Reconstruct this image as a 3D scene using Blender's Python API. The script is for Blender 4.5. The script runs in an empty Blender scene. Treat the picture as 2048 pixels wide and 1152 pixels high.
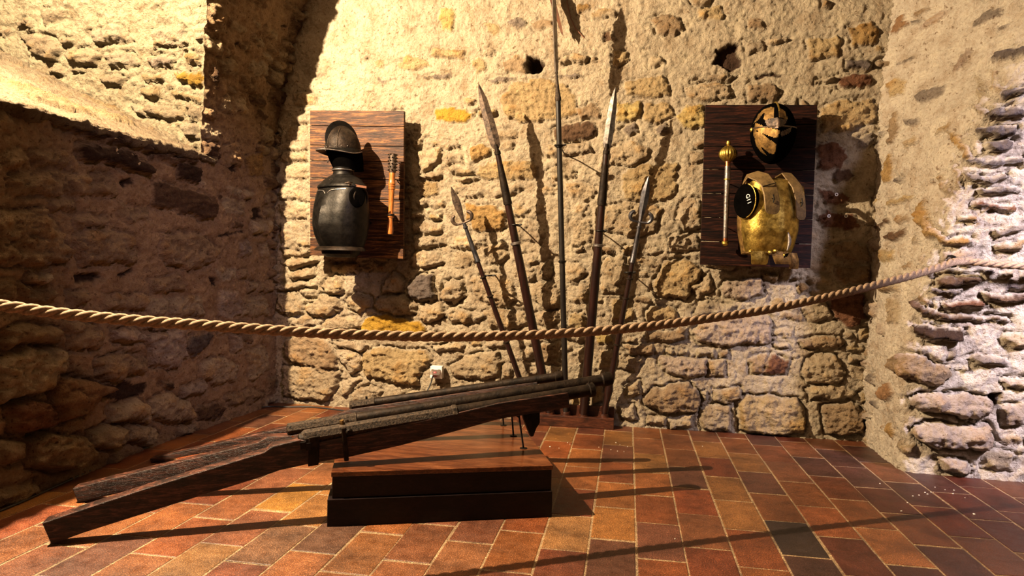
import bpy, bmesh, math, random
import numpy as np
from mathutils import Vector, Matrix
random.seed(7); RNG = np.random.default_rng(11)
sc = bpy.context.scene
COL = sc.collection

# ------------------------------------------------------------------ camera
FPX = 1365.0
YAW, PITCH, ROLL = -0.16793442, 0.03277475, 0.02172589
EYE = np.array([0.0, 0.0, 1.0])
_f = np.array([math.sin(YAW)*math.cos(PITCH), math.cos(YAW)*math.cos(PITCH), -math.sin(PITCH)])
_r = np.array([math.cos(YAW), -math.sin(YAW), 0.0]); _u = np.cross(_r, _f)
CR = _r*math.cos(ROLL)+_u*math.sin(ROLL); CU = -_r*math.sin(ROLL)+_u*math.cos(ROLL); CF = _f
cam_d = bpy.data.cameras.new('camera'); cam = bpy.data.objects.new('camera', cam_d); COL.objects.link(cam)
cam_d.sensor_width = 36.0; cam_d.lens = FPX*36.0/2048.0; cam_d.clip_start = 0.02; cam_d.clip_end = 100
mw = Matrix.Identity(4)
for i in range(3):
    mw[i][0] = CR[i]; mw[i][1] = CU[i]; mw[i][2] = -CF[i]; mw[i][3] = EYE[i]
cam.matrix_world = mw; sc.camera = cam

# ------------------------------------------------------------------ light and exposure
sc.view_settings.view_transform = 'Standard'; sc.view_settings.look = 'None'
sc.view_settings.exposure = 0.5; sc.view_settings.gamma = 1.0
world = bpy.data.worlds.new('world'); sc.world = world; world.use_nodes = True
bg = world.node_tree.nodes['Background']; bg.inputs[0].default_value = (0.8, 0.62, 0.6, 1); bg.inputs[1].default_value = 0.0
def lamp(name, kind, loc, energy, color, target=None, **kw):
    d = bpy.data.lights.new(name, kind); d.energy = energy; d.color = color
    for k, v in kw.items(): setattr(d, k, v)
    o = bpy.data.objects.new(name, d); COL.objects.link(o); o.location = loc
    if target is not None:
        o.rotation_euler = (Vector(target)-Vector(loc)).to_track_quat('-Z', 'Y').to_euler()
    return o
lamp('halogen_lamp', 'POINT', (-2.55, 2.0, 2.9), 1750, (1.0, 0.77, 0.50), shadow_soft_size=0.016)
lamp('window_daylight', 'AREA', (2.9, 1.5, 2.7), 46, (0.90, 0.80, 1.0), target=(2.3, 3.6, 1.05), size=0.45, spread=math.radians(50))
lamp('added_wall_spot', 'SPOT', (0.9, 1.0, 3.1), 270, (0.98, 0.70, 0.84), target=(-2.45, 3.70, 0.85), spot_size=math.radians(30), spot_blend=1.0, shadow_soft_size=0.12)  # added spot, no such lamp seen; imitates window light on the left wall

# ------------------------------------------------------------------ helpers
def ray(x, y): return CF*FPX + CR*(x-1024) - CU*(y-576)
def onplane(x, y, p0, n):
    d = ray(x, y); return EYE + d*(((np.array(p0, float)-EYE)@np.array(n, float))/(d@np.array(n, float)))
def PY(x, y, v): return onplane(x, y, (0, v, 0), (0, 1, 0))
def PX(x, y, v): return onplane(x, y, (v, 0, 0), (1, 0, 0))
def PZ(x, y, v=0.0): return onplane(x, y, (0, 0, v), (0, 0, 1))
def pix(P):
    D = P-EYE; z = D@CF
    return 1024+FPX*(D@CR)/z, 576-FPX*(D@CU)/z

def sm(a, b, x):
    t = np.clip((x-a)/(b-a), 0, 1); return t*t*(3-2*t)
def vnoise(x, y, seed=0):
    xi = np.floor(x).astype(np.int64); yi = np.floor(y).astype(np.int64)
    xf = x-xi; yf = y-yi
    def h(a, b):
        n = (a*374761393 + b*668265263 + seed*1442695041) & 0xffffffff
        n = ((n ^ (n >> 13))*1274126177) & 0xffffffff
        n = ((n ^ (n >> 16))*2246822519) & 0xffffffff
        return (n & 0xffffff)/float(0xffffff)*2-1
    u = xf*xf*xf*(xf*(xf*6-15)+10); v = yf*yf*yf*(yf*(yf*6-15)+10)
    def g(ix, iy):
        a = h(ix, iy)*math.pi
        return np.cos(a)*(x-ix)+np.sin(a)*(y-iy)
    a = g(xi, yi)*(1-u)+g(xi+1, yi)*u; b = g(xi, yi+1)*(1-u)+g(xi+1, yi+1)*u
    return (a*(1-v)+b*v)*1.5
def fbm(x, y, seed=0, o=4, gain=0.5):
    s = 0; a = 1.0; t = 0
    for i in range(o):
        s = s+a*vnoise(x*2**i+17.3*i, y*2**i+5.1*i, seed+i); t += a; a *= gain
    return s/t

# ------------------------------------------------------------------ materials
MAT = {}
def newmat(name):
    m = bpy.data.materials.new(name); m.use_nodes = True
    nt = m.node_tree; b = nt.nodes['Principled BSDF']; MAT[name] = m
    return m, nt, b
def N(nt, t, **kw):
    n = nt.nodes.new(t)
    for k, v in kw.items():
        if k in n.inputs.keys(): n.inputs[k].default_value = v
        else: setattr(n, k, v)
    return n
def ramp(nt, fac, stops):
    r = nt.nodes.new('ShaderNodeValToRGB'); e = r.color_ramp.elements
    while len(e) < len(stops): e.new(0.5)
    for i, (p, c) in enumerate(stops): e[i].position = p; e[i].color = (*c, 1)
    nt.links.new(fac, r.inputs[0]); return r.outputs[0]
def coords(nt, scale=(1, 1, 1), kind='Object'):
    tc = nt.nodes.new('ShaderNodeTexCoord'); mp = nt.nodes.new('ShaderNodeMapping'); mp.inputs['Scale'].default_value = scale
    nt.links.new(tc.outputs[kind], mp.inputs[0]); return mp.outputs[0]
def noise(nt, vec, scale, detail=6, rough=0.6, dist=0.0):
    n = N(nt, 'ShaderNodeTexNoise', Scale=scale, Detail=detail, Roughness=rough, Distortion=dist)
    nt.links.new(vec, n.inputs['Vector']); return n.outputs['Fac']
def bump(nt, b, h, strength, dist=0.01):
    n = nt.nodes.new('ShaderNodeBump'); n.inputs['Strength'].default_value = strength; n.inputs['Distance'].default_value = dist
    nt.links.new(h, n.inputs['Height']); nt.links.new(n.outputs[0], b.inputs['Normal']); return n
def mix(nt, a, b, fac=1.0, mode='MULTIPLY'):
    m = nt.nodes.new('ShaderNodeMix'); m.data_type = 'RGBA'; m.blend_type = mode
    for i, v in ((0, fac), (6, a), (7, b)):
        if isinstance(v, (int, float)): m.inputs[i].default_value = v
        elif isinstance(v, tuple): m.inputs[i].default_value = (*v, 1)
        else: nt.links.new(v, m.inputs[i])
    return m.outputs[2]

def mat_wall():
    m, nt, b = newmat('rubble_masonry')
    at = N(nt, 'ShaderNodeAttribute'); at.attribute_name = 'col'
    v = coords(nt)
    n1 = noise(nt, v, 9, 8, 0.68); n2 = noise(nt, v, 60, 6, 0.7); n3 = noise(nt, v, 28, 5, 0.6, 0.4)
    c1 = ramp(nt, n1, [(0.28, (0.66, 0.55, 0.44)), (0.5, (0.98, 0.96, 0.93)), (0.72, (1.22, 1.2, 1.12))])
    c2 = ramp(nt, n2, [(0.32, (0.80, 0.74, 0.68)), (0.5, (1.0, 1.0, 1.0)), (0.7, (1.08, 1.08, 1.08))])
    c = mix(nt, at.outputs['Color'], c1); c = mix(nt, c, c2)
    n4 = noise(nt, v, 48, 3, 0.5, 0.2)
    pit = ramp(nt, n4, [(0.30, (0.35, 0.25, 0.18)), (0.37, (1, 1, 1))])
    c = mix(nt, c, pit, 0.8)
    nt.links.new(c, b.inputs['Base Color']); b.inputs['Roughness'].default_value = 0.95
    b.inputs['Specular IOR Level'].default_value = 0.15
    add = N(nt, 'ShaderNodeMath', operation='MULTIPLY_ADD'); nt.links.new(n3, add.inputs[0]); add.inputs[1].default_value = 0.8; nt.links.new(n2, add.inputs[2])
    bump(nt, b, add.outputs[0], 1.0, 0.026)
mat_wall()
def mat_plain_plaster():
    m, nt, b = newmat('old_plaster'); v = coords(nt)
    n1 = noise(nt, v, 5, 8, 0.65)
    nt.links.new(ramp(nt, n1, [(0.3, (0.10, 0.075, 0.055)), (0.7, (0.2, 0.16, 0.12))]), b.inputs['Base Color']); b.inputs['Roughness'].default_value = 0.95
    bump(nt, b, noise(nt, v, 14, 8, 0.7), 1.0, 0.04)
mat_plain_plaster()
def mat_tile():
    m, nt, b = newmat('glazed_terracotta')
    at = N(nt, 'ShaderNodeAttribute'); at.attribute_name = 'col'; v = coords(nt)
    n1 = noise(nt, v, 5, 5, 0.6); n2 = noise(nt, v, 230, 3, 0.7); n3 = noise(nt, v, 22, 6, 0.7)
    c = mix(nt, at.outputs['Color'], ramp(nt, n1, [(0.3, (0.14, 0.12, 0.108)), (0.7, (0.40, 0.335, 0.26))]))
    c = mix(nt, c, ramp(nt, n2, [(0.38, (0.62, 0.58, 0.55)), (0.56, (1.05, 1.05, 1.05)), (0.66, (3.2, 3.2, 3.1))]))
    c = mix(nt, c, ramp(nt, n3, [(0.3, (0.7, 0.65, 0.65)), (0.55, (1.05, 1.05, 1.05))]))
    nt.links.new(c, b.inputs['Base Color'])
    nt.links.new(ramp(nt, n3, [(0.3, (0.30, 0.30, 0.30)), (0.7, (0.5, 0.5, 0.5))]), b.inputs['Roughness'])
    b.inputs['Specular IOR Level'].default_value = 0.4
    add = N(nt, 'ShaderNodeMath', operation='ADD'); nt.links.new(n2, add.inputs[0]); nt.links.new(n1, add.inputs[1])
    bump(nt, b, add.outputs[0], 0.35, 0.006)
mat_tile()
def mat_wood(name, dark, mid, light, scale=(1, 14, 14), rough=0.5, bumps=0.4, spec=0.4, sc_=3.0):
    m, nt, b = newmat(name); v = coords(nt, scale)
    n1 = noise(nt, v, sc_, 8, 0.65, 0.8); n2 = noise(nt, v, sc_*6, 4, 0.6)
    c = ramp(nt, n1, [(0.36, dark), (0.5, mid), (0.72, light)])
    c = mix(nt, c, ramp(nt, n2, [(0.35, (0.5, 0.45, 0.42)), (0.6, (1.1, 1.1, 1.1))]))
    nt.links.new(c, b.inputs['Base Color']); b.inputs['Roughness'].default_value = rough; b.inputs['Specular IOR Level'].default_value = spec
    bump(nt, b, n2, bumps, 0.004)
mat_wood('stock_oak', (0.005, 0.0022, 0.0014), (0.026, 0.010, 0.006), (0.13, 0.048, 0.03), (1.2, 9, 30), 0.4, 0.8, 0.25)
mat_wood('shaft_wood', (0.004, 0.0013, 0.001), (0.010, 0.0026, 0.0018), (0.024, 0.007, 0.004), (12, 12, 1), 0.33, 0.3, 0.4)
mat_wood('shaft_black', (0.0048, 0.0036, 0.003), (0.009, 0.0072, 0.006), (0.018, 0.0144, 0.0108), (12, 12, 1), 0.4, 0.2)
mat_wood('plank_brown', (0.014, 0.006, 0.0035), (0.045, 0.018, 0.008), (0.24, 0.10, 0.028), (1.3, 6, 16), 0.5, 0.35, 0.12, 4.5)
mat_wood('plank_wine', (0.003, 0.0012, 0.001), (0.009, 0.003, 0.002), (0.05, 0.014, 0.007), (1.3, 6, 18), 0.55, 0.35, 0.08, 4.5)
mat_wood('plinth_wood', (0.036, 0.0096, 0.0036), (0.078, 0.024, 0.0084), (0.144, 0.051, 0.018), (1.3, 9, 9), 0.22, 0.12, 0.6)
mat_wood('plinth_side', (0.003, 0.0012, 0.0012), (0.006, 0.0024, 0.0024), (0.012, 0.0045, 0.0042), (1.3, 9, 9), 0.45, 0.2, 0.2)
mat_wood('rack_wood', (0.018, 0.005, 0.002), (0.045, 0.012, 0.005), (0.09, 0.028, 0.012), (2, 10, 10), 0.4, 0.25)
mat_wood('turned_orange_wood', (0.18, 0.048, 0.009), (0.3, 0.096, 0.018), (0.372, 0.15, 0.036), (10, 10, 1.4), 0.3, 0.15, 0.5)
mat_wood('slat_wood', (0.036, 0.0132, 0.006), (0.072, 0.027, 0.012), (0.12, 0.048, 0.021), (10, 10, 1), 0.5)
def mat_metal(name, dark, light, rough=(0.3, 0.55), metal=1.0, ns=14, bs=0.3, bscale=60, det=6):
    m, nt, b = newmat(name); v = coords(nt)
    n1 = noise(nt, v, ns, det, 0.65); n2 = noise(nt, v, bscale, 5, 0.7)
    nt.links.new(ramp(nt, n1, [(0.35, dark), (0.65, light)]), b.inputs['Base Color'])
    nt.links.new(ramp(nt, n2, [(0.3, (rough[0],)*3), (0.7, (rough[1],)*3)]), b.inputs['Roughness'])
    b.inputs['Metallic'].default_value = metal; b.inputs['Specular IOR Level'].default_value = {'lacquer_and_shade_black': 0.0, 'forged_iron': 0.12, 'engraved_iron': 0.15, 'blackened_iron': 0.25}.get(name, 0.5); bump(nt, b, n2, bs, 0.004)
mat_metal('blackened_iron', (0.004, 0.0035, 0.003), (0.014, 0.012, 0.010), (0.36, 0.55), 0.7, 20, 0.3)
mat_metal('forged_iron', (0.004, 0.0026, 0.0018), (0.019, 0.012, 0.0075), (0.4, 0.6), 0.35, 25, 0.6, 90)
mat_metal('engraved_iron', (0.003, 0.002, 0.0015), (0.050, 0.034, 0.022), (0.4, 0.55), 0.3, 110, 0.9, 130)
mat_metal('rusty_blade', (0.010, 0.006, 0.004), (0.085, 0.055, 0.036), (0.4, 0.6), 0.6, 45, 0.5, 80)
mat_metal('worn_steel', (0.04, 0.033, 0.028), (0.13, 0.112, 0.10), (0.35, 0.55), 0.8, 40, 0.4, 70)
mat_metal('bright_steel', (0.10, 0.085, 0.08), (0.28, 0.25, 0.23), (0.3, 0.5), 0.9, 30, 0.4, 70)
mat_metal('dull_steel', (0.03, 0.03, 0.036), (0.096, 0.09, 0.096), (0.3, 0.5), 0.85, 20, 0.3, 70)
mat_metal('gilded_brass', (0.13, 0.075, 0.012), (0.50, 0.35, 0.08), (0.28, 0.5), 0.92, 26, 0.6, 60, 9)
mat_metal('strap_brass', (0.07, 0.042, 0.014), (0.17, 0.105, 0.036), (0.5, 0.7), 0.35, 30, 0.6, 80, 9)
mat_metal('dark_brass', (0.06, 0.032, 0.009), (0.27, 0.155, 0.045), (0.45, 0.65), 0.75, 30, 0.6, 80, 9)
mat_metal('lacquer_and_shade_black', (0.0008, 0.0007, 0.0007), (0.0015, 0.0013, 0.0012), (0.9, 1.0), 0.0, 20, 0.1)  # near-black for lacquered parts and for openings painted dark as shade
mat_metal('copper_band', (0.3, 0.096, 0.036), (0.45, 0.18, 0.084), (0.3, 0.4), 0.95)
def mat_simple(name, c, rough=0.6, var=0.25, ns=30, spec=0.4):
    m, nt, b = newmat(name); v = coords(nt); n1 = noise(nt, v, ns, 5)
    nt.links.new(ramp(nt, n1, [(0.3, tuple(x*(1-var) for x in c)), (0.7, tuple(x*(1+var) for x in c))]), b.inputs['Base Color'])
    b.inputs['Roughness'].default_value = rough; b.inputs['Specular IOR Level'].default_value = spec
    bump(nt, b, n1, 0.15, 0.003)
mat_simple('hemp', (0.20, 0.135, 0.085), 0.85, 0.4, 120, 0.2)
mat_simple('white_plastic', (0.5, 0.49, 0.48), 0.35, 0.04)
mat_simple('red_plastic', (0.16, 0.02, 0.02), 0.4, 0.1)
mat_simple('black_rubber', (0.012, 0.011, 0.01), 0.5, 0.1)
mat_simple('leather', (0.12, 0.045, 0.02), 0.55, 0.3)
mat_simple('plaster_chip', (0.5, 0.45, 0.37), 0.9, 0.1)
def mat_clear():
    m, nt, b = newmat('smoked_clear_plastic'); v = coords(nt)
    nt.links.new(ramp(nt, noise(nt, v, 8), [(0.3, (0.35, 0.28, 0.24)), (0.7, (0.4, 0.33, 0.28))]), b.inputs['Base Color'])
    b.inputs['Transmission Weight'].default_value = 0.85; b.inputs['Roughness'].default_value = 0.08; b.inputs['IOR'].default_value = 1.2
mat_clear()

# ------------------------------------------------------------------ object helpers
def tag(o, label=None, cat=None, group=None, kind=None):
    if label: o['label'] = label
    if cat: o['category'] = cat
    if group: o['group'] = group
    if kind: o['kind'] = kind
    return o
def empty(name, loc, rot=None):
    o = bpy.data.objects.new(name, None); COL.objects.link(o); o.location = tuple(loc); o.empty_display_size = 0.05
    if rot is not None: o.rotation_euler = rot
    return o
def mesh_obj(name, V, F, mats, parent=None, smooth=True, mi=None, col=None, auto=None):
    me = bpy.data.meshes.new(name)
    V = np.asarray(V, dtype=np.float32)
    if isinstance(F, np.ndarray):
        me.vertices.add(len(V)); me.vertices.foreach_set('co', V.ravel())
        k = F.shape[1]
        me.loops.add(F.size); me.loops.foreach_set('vertex_index', F.ravel().astype(np.int32))
        me.polygons.add(len(F)); me.polygons.foreach_set('loop_start', np.arange(0, F.size, k, dtype=np.int32))
        try: me.polygons.foreach_set('loop_total', np.full(len(F), k, dtype=np.int32))
        except Exception: pass
        me.update(calc_edges=True)
    else:
        me.from_pydata([tuple(map(float, v)) for v in V], [], F); me.update()
    if not isinstance(mats, (list, tuple)): mats = [mats]
    for m in mats: me.materials.append(MAT[m])
    if smooth: me.polygons.foreach_set('use_smooth', np.ones(len(me.polygons), dtype=bool))
    if mi is not None: me.polygons.foreach_set('material_index', np.asarray(mi, dtype=np.int32))
    if col is not None:
        a = me.color_attributes.new('col', 'FLOAT_COLOR', 'POINT')
        a.data.foreach_set('color', np.concatenate([col, np.ones((len(col), 1))], 1).astype(np.float32).ravel())
    if auto is not None:
        bm = bmesh.new(); bm.from_mesh(me); bmesh.ops.recalc_face_normals(bm, faces=bm.faces)
        for e in bm.edges:
            if len(e.link_faces) == 2 and e.calc_face_angle(0) > auto: e.smooth = False
        bm.to_mesh(me); bm.free()
    o = bpy.data.objects.new(name, me); COL.objects.link(o)
    if parent is not None:
        o.parent = parent
    return o

class MB:
    """collects shapes into one mesh; coordinates local to the parent given at build"""
    def __init__(s): s.v = []; s.f = []; s.m = []
    def add(s, V, F, mi=0):
        b = len(s.v); s.v += [tuple(map(float, p)) for p in V]; s.f += [tuple(i+b for i in f) for f in F]; s.m += [mi]*len(F)
        return s
    def box(s, lo, hi, mi=0, jit=0):
        x0, y0, z0 = lo; x1, y1, z1 = hi
        V = [(x, y, z) for z in (z0, z1) for y in (y0, y1) for x in (x0, x1)]
        return s.add(V, [(0, 2, 3, 1), (4, 5, 7, 6), (0, 1, 5, 4), (2, 6, 7, 3), (0, 4, 6, 2), (1, 3, 7, 5)], mi)
    def rings(s, R, cap=True, mi=0, closed=False):
        n = len(R[0]); V = [p for r in R for p in r]; F = []
        for j in range(len(R)-(0 if closed else 1)):
            k = (j+1) % len(R)
            for i in range(n): F.append((j*n+i, j*n+(i+1) % n, k*n+(i+1) % n, k*n+i))
        if cap and not closed: F.append(tuple(range(n-1, -1, -1))); F.append(tuple((len(R)-1)*n+i for i in range(n)))
        return s.add(V, F, mi)
    def tube(s, P, r, n=12, mi=0, cap=True, closed=False, flat=1.0):
        P = [np.array(p, float) for p in P]; m = len(P); rs = r if hasattr(r, '__len__') else [r]*m
        R = []; up = None
        for i in range(m):
            a = P[(i-1) % m] if (closed or i > 0) else P[0]; b = P[(i+1) % m] if (closed or i < m-1) else P[-1]
            t = b-a; t /= np.linalg.norm(t)+1e-12
            if up is None:
                up = np.array([0, 0, 1.0]) if abs(t[2]) < 0.9 else np.array([1.0, 0, 0])
            x = np.cross(up, t); x /= np.linalg.norm(x)+1e-12; y = np.cross(t, x); up = y
            R.append([P[i]+rs[i]*(math.cos(q)*x+math.sin(q)*y*flat) for q in np.linspace(0, 2*math.pi, n, endpoint=False)])
        return s.rings(R, cap, mi, closed)
    def lathe(s, A, B, prof, n=20, mi=0):
        """prof: (t along A->B 0..1, radius)"""
        A = np.array(A, float); B = np.array(B, float); t = B-A; L = np.linalg.norm(t); t /= L
        up = np.array([0, 0, 1.0]) if abs(t[2]) < 0.9 else np.array([0, 1.0, 0])
        x = np.cross(up, t); x /= np.linalg.norm(x); y = np.cross(t, x)
        R = [[A+t*L*q+rr*(math.cos(a)*x+math.sin(a)*y) for a in np.linspace(0, 2*math.pi, n, endpoint=False)] for q, rr in prof]
        return s.rings(R, True, mi)
    def prism(s, poly, ext, mi=0):
        """poly: list of 3D points, ext: extrusion vector"""
        n = len(poly); P = [np.array(p, float) for p in poly]; Q = [p+np.array(ext) for p in P]
        F = [tuple(range(n)), tuple(range(2*n-1, n-1, -1))]+[(i, i+n, (i+1) % n+n, (i+1) % n) for i in range(n)]
        return s.add(P+Q, F, mi)
    def sphere(s, c, r, n=14, m=8, mi=0, sx=1, sy=1, sz=1):
        c = np.array(c, float)
        R = [[c+np.array([r*sx*math.sin(a)*math.cos(q), r*sy*math.sin(a)*math.sin(q), -r*sz*math.cos(a)]) for q in np.linspace(0, 2*math.pi, n, endpoint=False)] for a in np.linspace(0.08, math.pi-0.08, m)]
        return s.rings(R, True, mi)
    def build(s, name, mats, parent=None, smooth=True, bevel=0, auto=0.6, origin=None, seg=2):
        V = np.array(s.v)
        if parent is not None and origin is None: origin = parent.matrix_basis.inverted()
        if parent is not None and origin is not False:
            M = np.array(parent.matrix_basis.inverted()); V = V@M[:3, :3].T+M[:3, 3]
        elif parent is None and origin is not None:
            V = V-np.array(origin)
        o = mesh_obj(name, V, s.f, mats, parent, smooth, s.m)
        me = o.data; bm = bmesh.new(); bm.from_mesh(me)
        bmesh.ops.remove_doubles(bm, verts=bm.verts, dist=1e-5)
        bmesh.ops.recalc_face_normals(bm, faces=bm.faces)
        if bevel:
            ed = [e for e in bm.edges if len(e.link_faces) == 2 and e.calc_face_angle(0) > 0.6]
            bmesh.ops.bevel(bm, geom=ed, offset=bevel, segments=seg, affect='EDGES', profile=0.6)
        for e in bm.edges:
            if len(e.link_faces) == 2: e.smooth = e.calc_face_angle(0) < auto
        bm.to_mesh(me); bm.free()
        if parent is None and origin is not None: o.location = tuple(origin)
        return o

# ------------------------------------------------------------------ masonry
PAL = dict(m=(0.70, 0.575, 0.41), w=(0.86, 0.76, 0.52), o=(0.70, 0.52, 0.28), O=(0.60, 0.38, 0.15), y=(0.76, 0.58, 0.24), Y=(0.74, 0.44, 0.06),
           t=(0.68, 0.54, 0.36), b=(0.52, 0.37, 0.225), d=(0.20, 0.115, 0.065), D=(0.085, 0.045, 0.026), g=(0.36, 0.29, 0.235), G=(0.22, 0.175, 0.155),
           r=(0.28, 0.125, 0.065), R=(0.46, 0.26, 0.13), p=(0.63, 0.50, 0.39))
MORTAR = (0.75, 0.63, 0.455)
def parse(txt):
    out = []
    for line in txt.strip().split(';'):
        t = line.split()
        if len(t) < 3: continue
        c = t[0][0]; h = float(t[0][1:] or 2)/100
        out.append((c, h, [tuple(map(float, q.split(','))) for q in t[1:]]))
    return out
def boxes(q):  # 'x0,y0,x1,y1' -> 4 points with a little skew
    x0, y0, x1, y1 = q; return [(x0, y0), (x1, y0), (x1, y1), (x0, y1)]

def masonry(name, U, W, Pf, stones, fill=None, seed=1, keep=None, adjust=None, mortar=MORTAR, rough=1.0, course=(0.06, 0.13), fillcols='mmttob', warp=0.02, fillh=1.0, alb=0.45):
    """U, W: 1-D metric coordinates; Pf(U2,W2)->(...,3) smooth base surface"""
    U2, W2 = np.meshgrid(U, W); B = Pf(U2, W2)
    du = np.gradient(B, axis=1); dw = np.gradient(B, axis=0)
    Nn = np.cross(du, dw); Nn /= np.linalg.norm(Nn, axis=2, keepdims=True)
    px, py = pix(B.reshape(-1, 3)); px = px.reshape(U2.shape); py = py.reshape(U2.shape)
    infront = ((B-EYE)@CF) > 0.1
    px = np.where(infront, px, 1e6)
    def inv(x, y):
        d = (px[::4, ::4]-x)**2+(py[::4, ::4]-y)**2; j, i = np.unravel_index(np.argmin(d), d.shape)
        j0, j1 = max(0, j*4-5), j*4+6; i0, i1 = max(0, i*4-5), i*4+6
        d = (px[j0:j1, i0:i1]-x)**2+(py[j0:j1, i0:i1]-y)**2; a, b = np.unravel_index(np.argmin(d), d.shape)
        return U[i0+b], W[j0+a]
    wx = fbm(U2*9, W2*9, seed+50, 4, 0.6)*warp*1.6; wy = fbm(U2*9+31, W2*9, seed+60, 4, 0.6)*warp*1.6
    big = fbm(U2*1.3, W2*1.3, seed+1, 3)
    med = fbm(U2*7, W2*7, seed+2, 4, 0.55)
    fine = fbm(U2*26, W2*26, seed+3, 4, 0.65)
    strata = fbm(U2*9, W2*34+med*1.5, seed+4, 3, 0.6)
    rid = 1-np.abs(fbm(U2*15, W2*17, seed+5, 3, 0.6))*2.6
    H = rough*(0.014*big+0.020*med+0.019*fine)
    C = np.empty(U2.shape+(3,)); C[:] = mortar
    C *= (1+0.10*med+0.10*big)[..., None]
    occ = np.zeros(U2.shape, bool)
    r = np.random.default_rng(seed)
    def put(poly, c, h):
        P = np.array(poly); cx, cy = P.mean(0)
        mrg = 0.03; i0 = np.searchsorted(U, P[:, 0].min()-mrg); i1 = np.searchsorted(U, P[:, 0].max()+mrg)
        j0 = np.searchsorted(W, P[:, 1].min()-mrg); j1 = np.searchsorted(W, P[:, 1].max()+mrg)
        if i1-i0 < 2 or j1-j0 < 2: return
        s = (slice(j0, j1), slice(i0, i1)); X = U2[s]+wx[s]; Y = W2[s]+wy[s]
        n = len(P); best = np.full(X.shape, 1e9); inside = np.zeros(X.shape, bool)
        for k in range(n):
            a = P[k]; b = P[(k+1) % n]; e = b-a; L2 = e@e+1e-12
            t = np.clip(((X-a[0])*e[0]+(Y-a[1])*e[1])/L2, 0, 1)
            best = np.minimum(best, np.hypot(X-a[0]-t*e[0], Y-a[1]-t*e[1]))
            cnd = ((a[1] > Y) != (b[1] > Y)) & (X < (b[0]-a[0])*(Y-a[1])/((b[1]-a[1]) or 1e-9)+a[0])
            inside ^= cnd
        sd = np.where(inside, best, -best)
        size = min(np.ptp(P[:, 0]), np.ptp(P[:, 1]))
        bev = min(0.022, size*0.3)
        sdn = sd+0.008*fine[s]+0.008*med[s]
        if h >= 0:
            dome = sm(-0.004, bev, sdn)
            tilt = (r.uniform(-.05, .05)*(X-cx)+r.uniform(-.10, .04)*(Y-cy))
            hs = h*dome+dome*(tilt+0.018*strata[s]*rough+0.018*fine[s]+0.018*med[s]*min(1, size*6)+0.3*h*sm(0, size*0.5, sd))
            gap = -0.85*h*np.exp(-((sdn+0.006)/0.008)**2)*(0.6+rid[s]*0.6)
            new = hs+gap*(dome < 0.5)+H[s]*(1-dome)*1.0+H[s]*dome*0.25
        else:
            dome = sm(-0.002, min(0.02, size*.3), sdn); new = H[s]+h*dome*(1+0.25*med[s])
        m = sdn > -0.022
        H[s] = np.where(m, new, H[s])
        cm = sm(-0.001, 0.007, sdn+0.007*fine[s]-0.002)[..., None]
        cc = np.array(PAL[c])*r.uniform(0.90, 1.1)
        v = (1+0.16*strata[s]+0.18*med[s]+0.12*fine[s])[..., None]
        ochre = sm(0.1, 0.5, med[s]+strata[s]*0.5)[..., None]
        cc = cc*v*(1-ochre*np.array([0.04, 0.16, 0.34])) if c in 'motbyOp' else cc*v
        C[s] = C[s]*(1-cm)+cc*cm
        occ[s] |= sd > -0.012
    if stones:
        for c, h, poly in stones:
            put([inv(*q) for q in poly], c, h)
    if fill:
        w = W[0]
        while w < W[-1]:
            ch = r.uniform(*course); u = U[0]-r.uniform(0, .1)
            while u < U[-1]:
                cl = ch*r.uniform(1.0, 2.8)
                cu, cw = u+cl/2, w+ch/2
                p = fill(cu, cw) if callable(fill) else fill
                if r.random() < p:
                    gp = 0.011; q = []
                    for (a, b) in ((0, 0), (.5, -.05), (1, 0), (1.03, .5), (1, 1), (.5, 1.05), (0, 1), (-.03, .5)):
                        q.append((u+gp+a*(cl-2*gp)+r.uniform(-.13, .13)*ch, w+gp+b*(ch-2*gp)+r.uniform(-.13, .13)*ch))
                    # shrink until it clears what is there
                    ok = False
                    for k in range(3):
                        Q = np.array(q); ii = np.clip(np.searchsorted(U, Q[:, 0]), 0, len(U)-1); jj = np.clip(np.searchsorted(W, Q[:, 1]), 0, len(W)-1)
                        ic = min(np.searchsorted(U, Q[:, 0].mean()), len(U)-1); jc = min(np.searchsorted(W, Q[:, 1].mean()), len(W)-1)
                        if not occ[jc, ic] and occ[jj, ii].mean() < 0.01: ok = True; break
                        c0 = Q.mean(0); q = [tuple(c0+(np.array(z)-c0)*0.68) for z in q]
                        if occ[jc, ic]: break
                    if ok: put(q, fillcols[r.integers(len(fillcols))], r.uniform(0.006, 0.026)*fillh)
                u += cl
            w += ch
    if adjust is not None: B, H = adjust(U2, W2, B, H)
    V = B+Nn*H[..., None]
    nw, nu = U2.shape
    idx = np.arange(nw*nu).reshape(nw, nu)
    F = np.stack([idx[:-1, :-1], idx[:-1, 1:], idx[1:, 1:], idx[1:, :-1]], -1)
    if keep is not None:
        k = keep(0.25*(U2[:-1, :-1]+U2[1:, 1:]+U2[:-1, 1:]+U2[1:, :-1]), 0.25*(W2[:-1, :-1]+W2[1:, 1:]+W2[:-1, 1:]+W2[1:, :-1])); F = F[k]
    F = F.reshape(-1, 4)
    o = mesh_obj(name, V.reshape(-1, 3), F, 'rubble_masonry', None, True, None, np.clip(C*alb, 0.005, 1).reshape(-1, 3))
    return tag(o, kind='structure')

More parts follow.
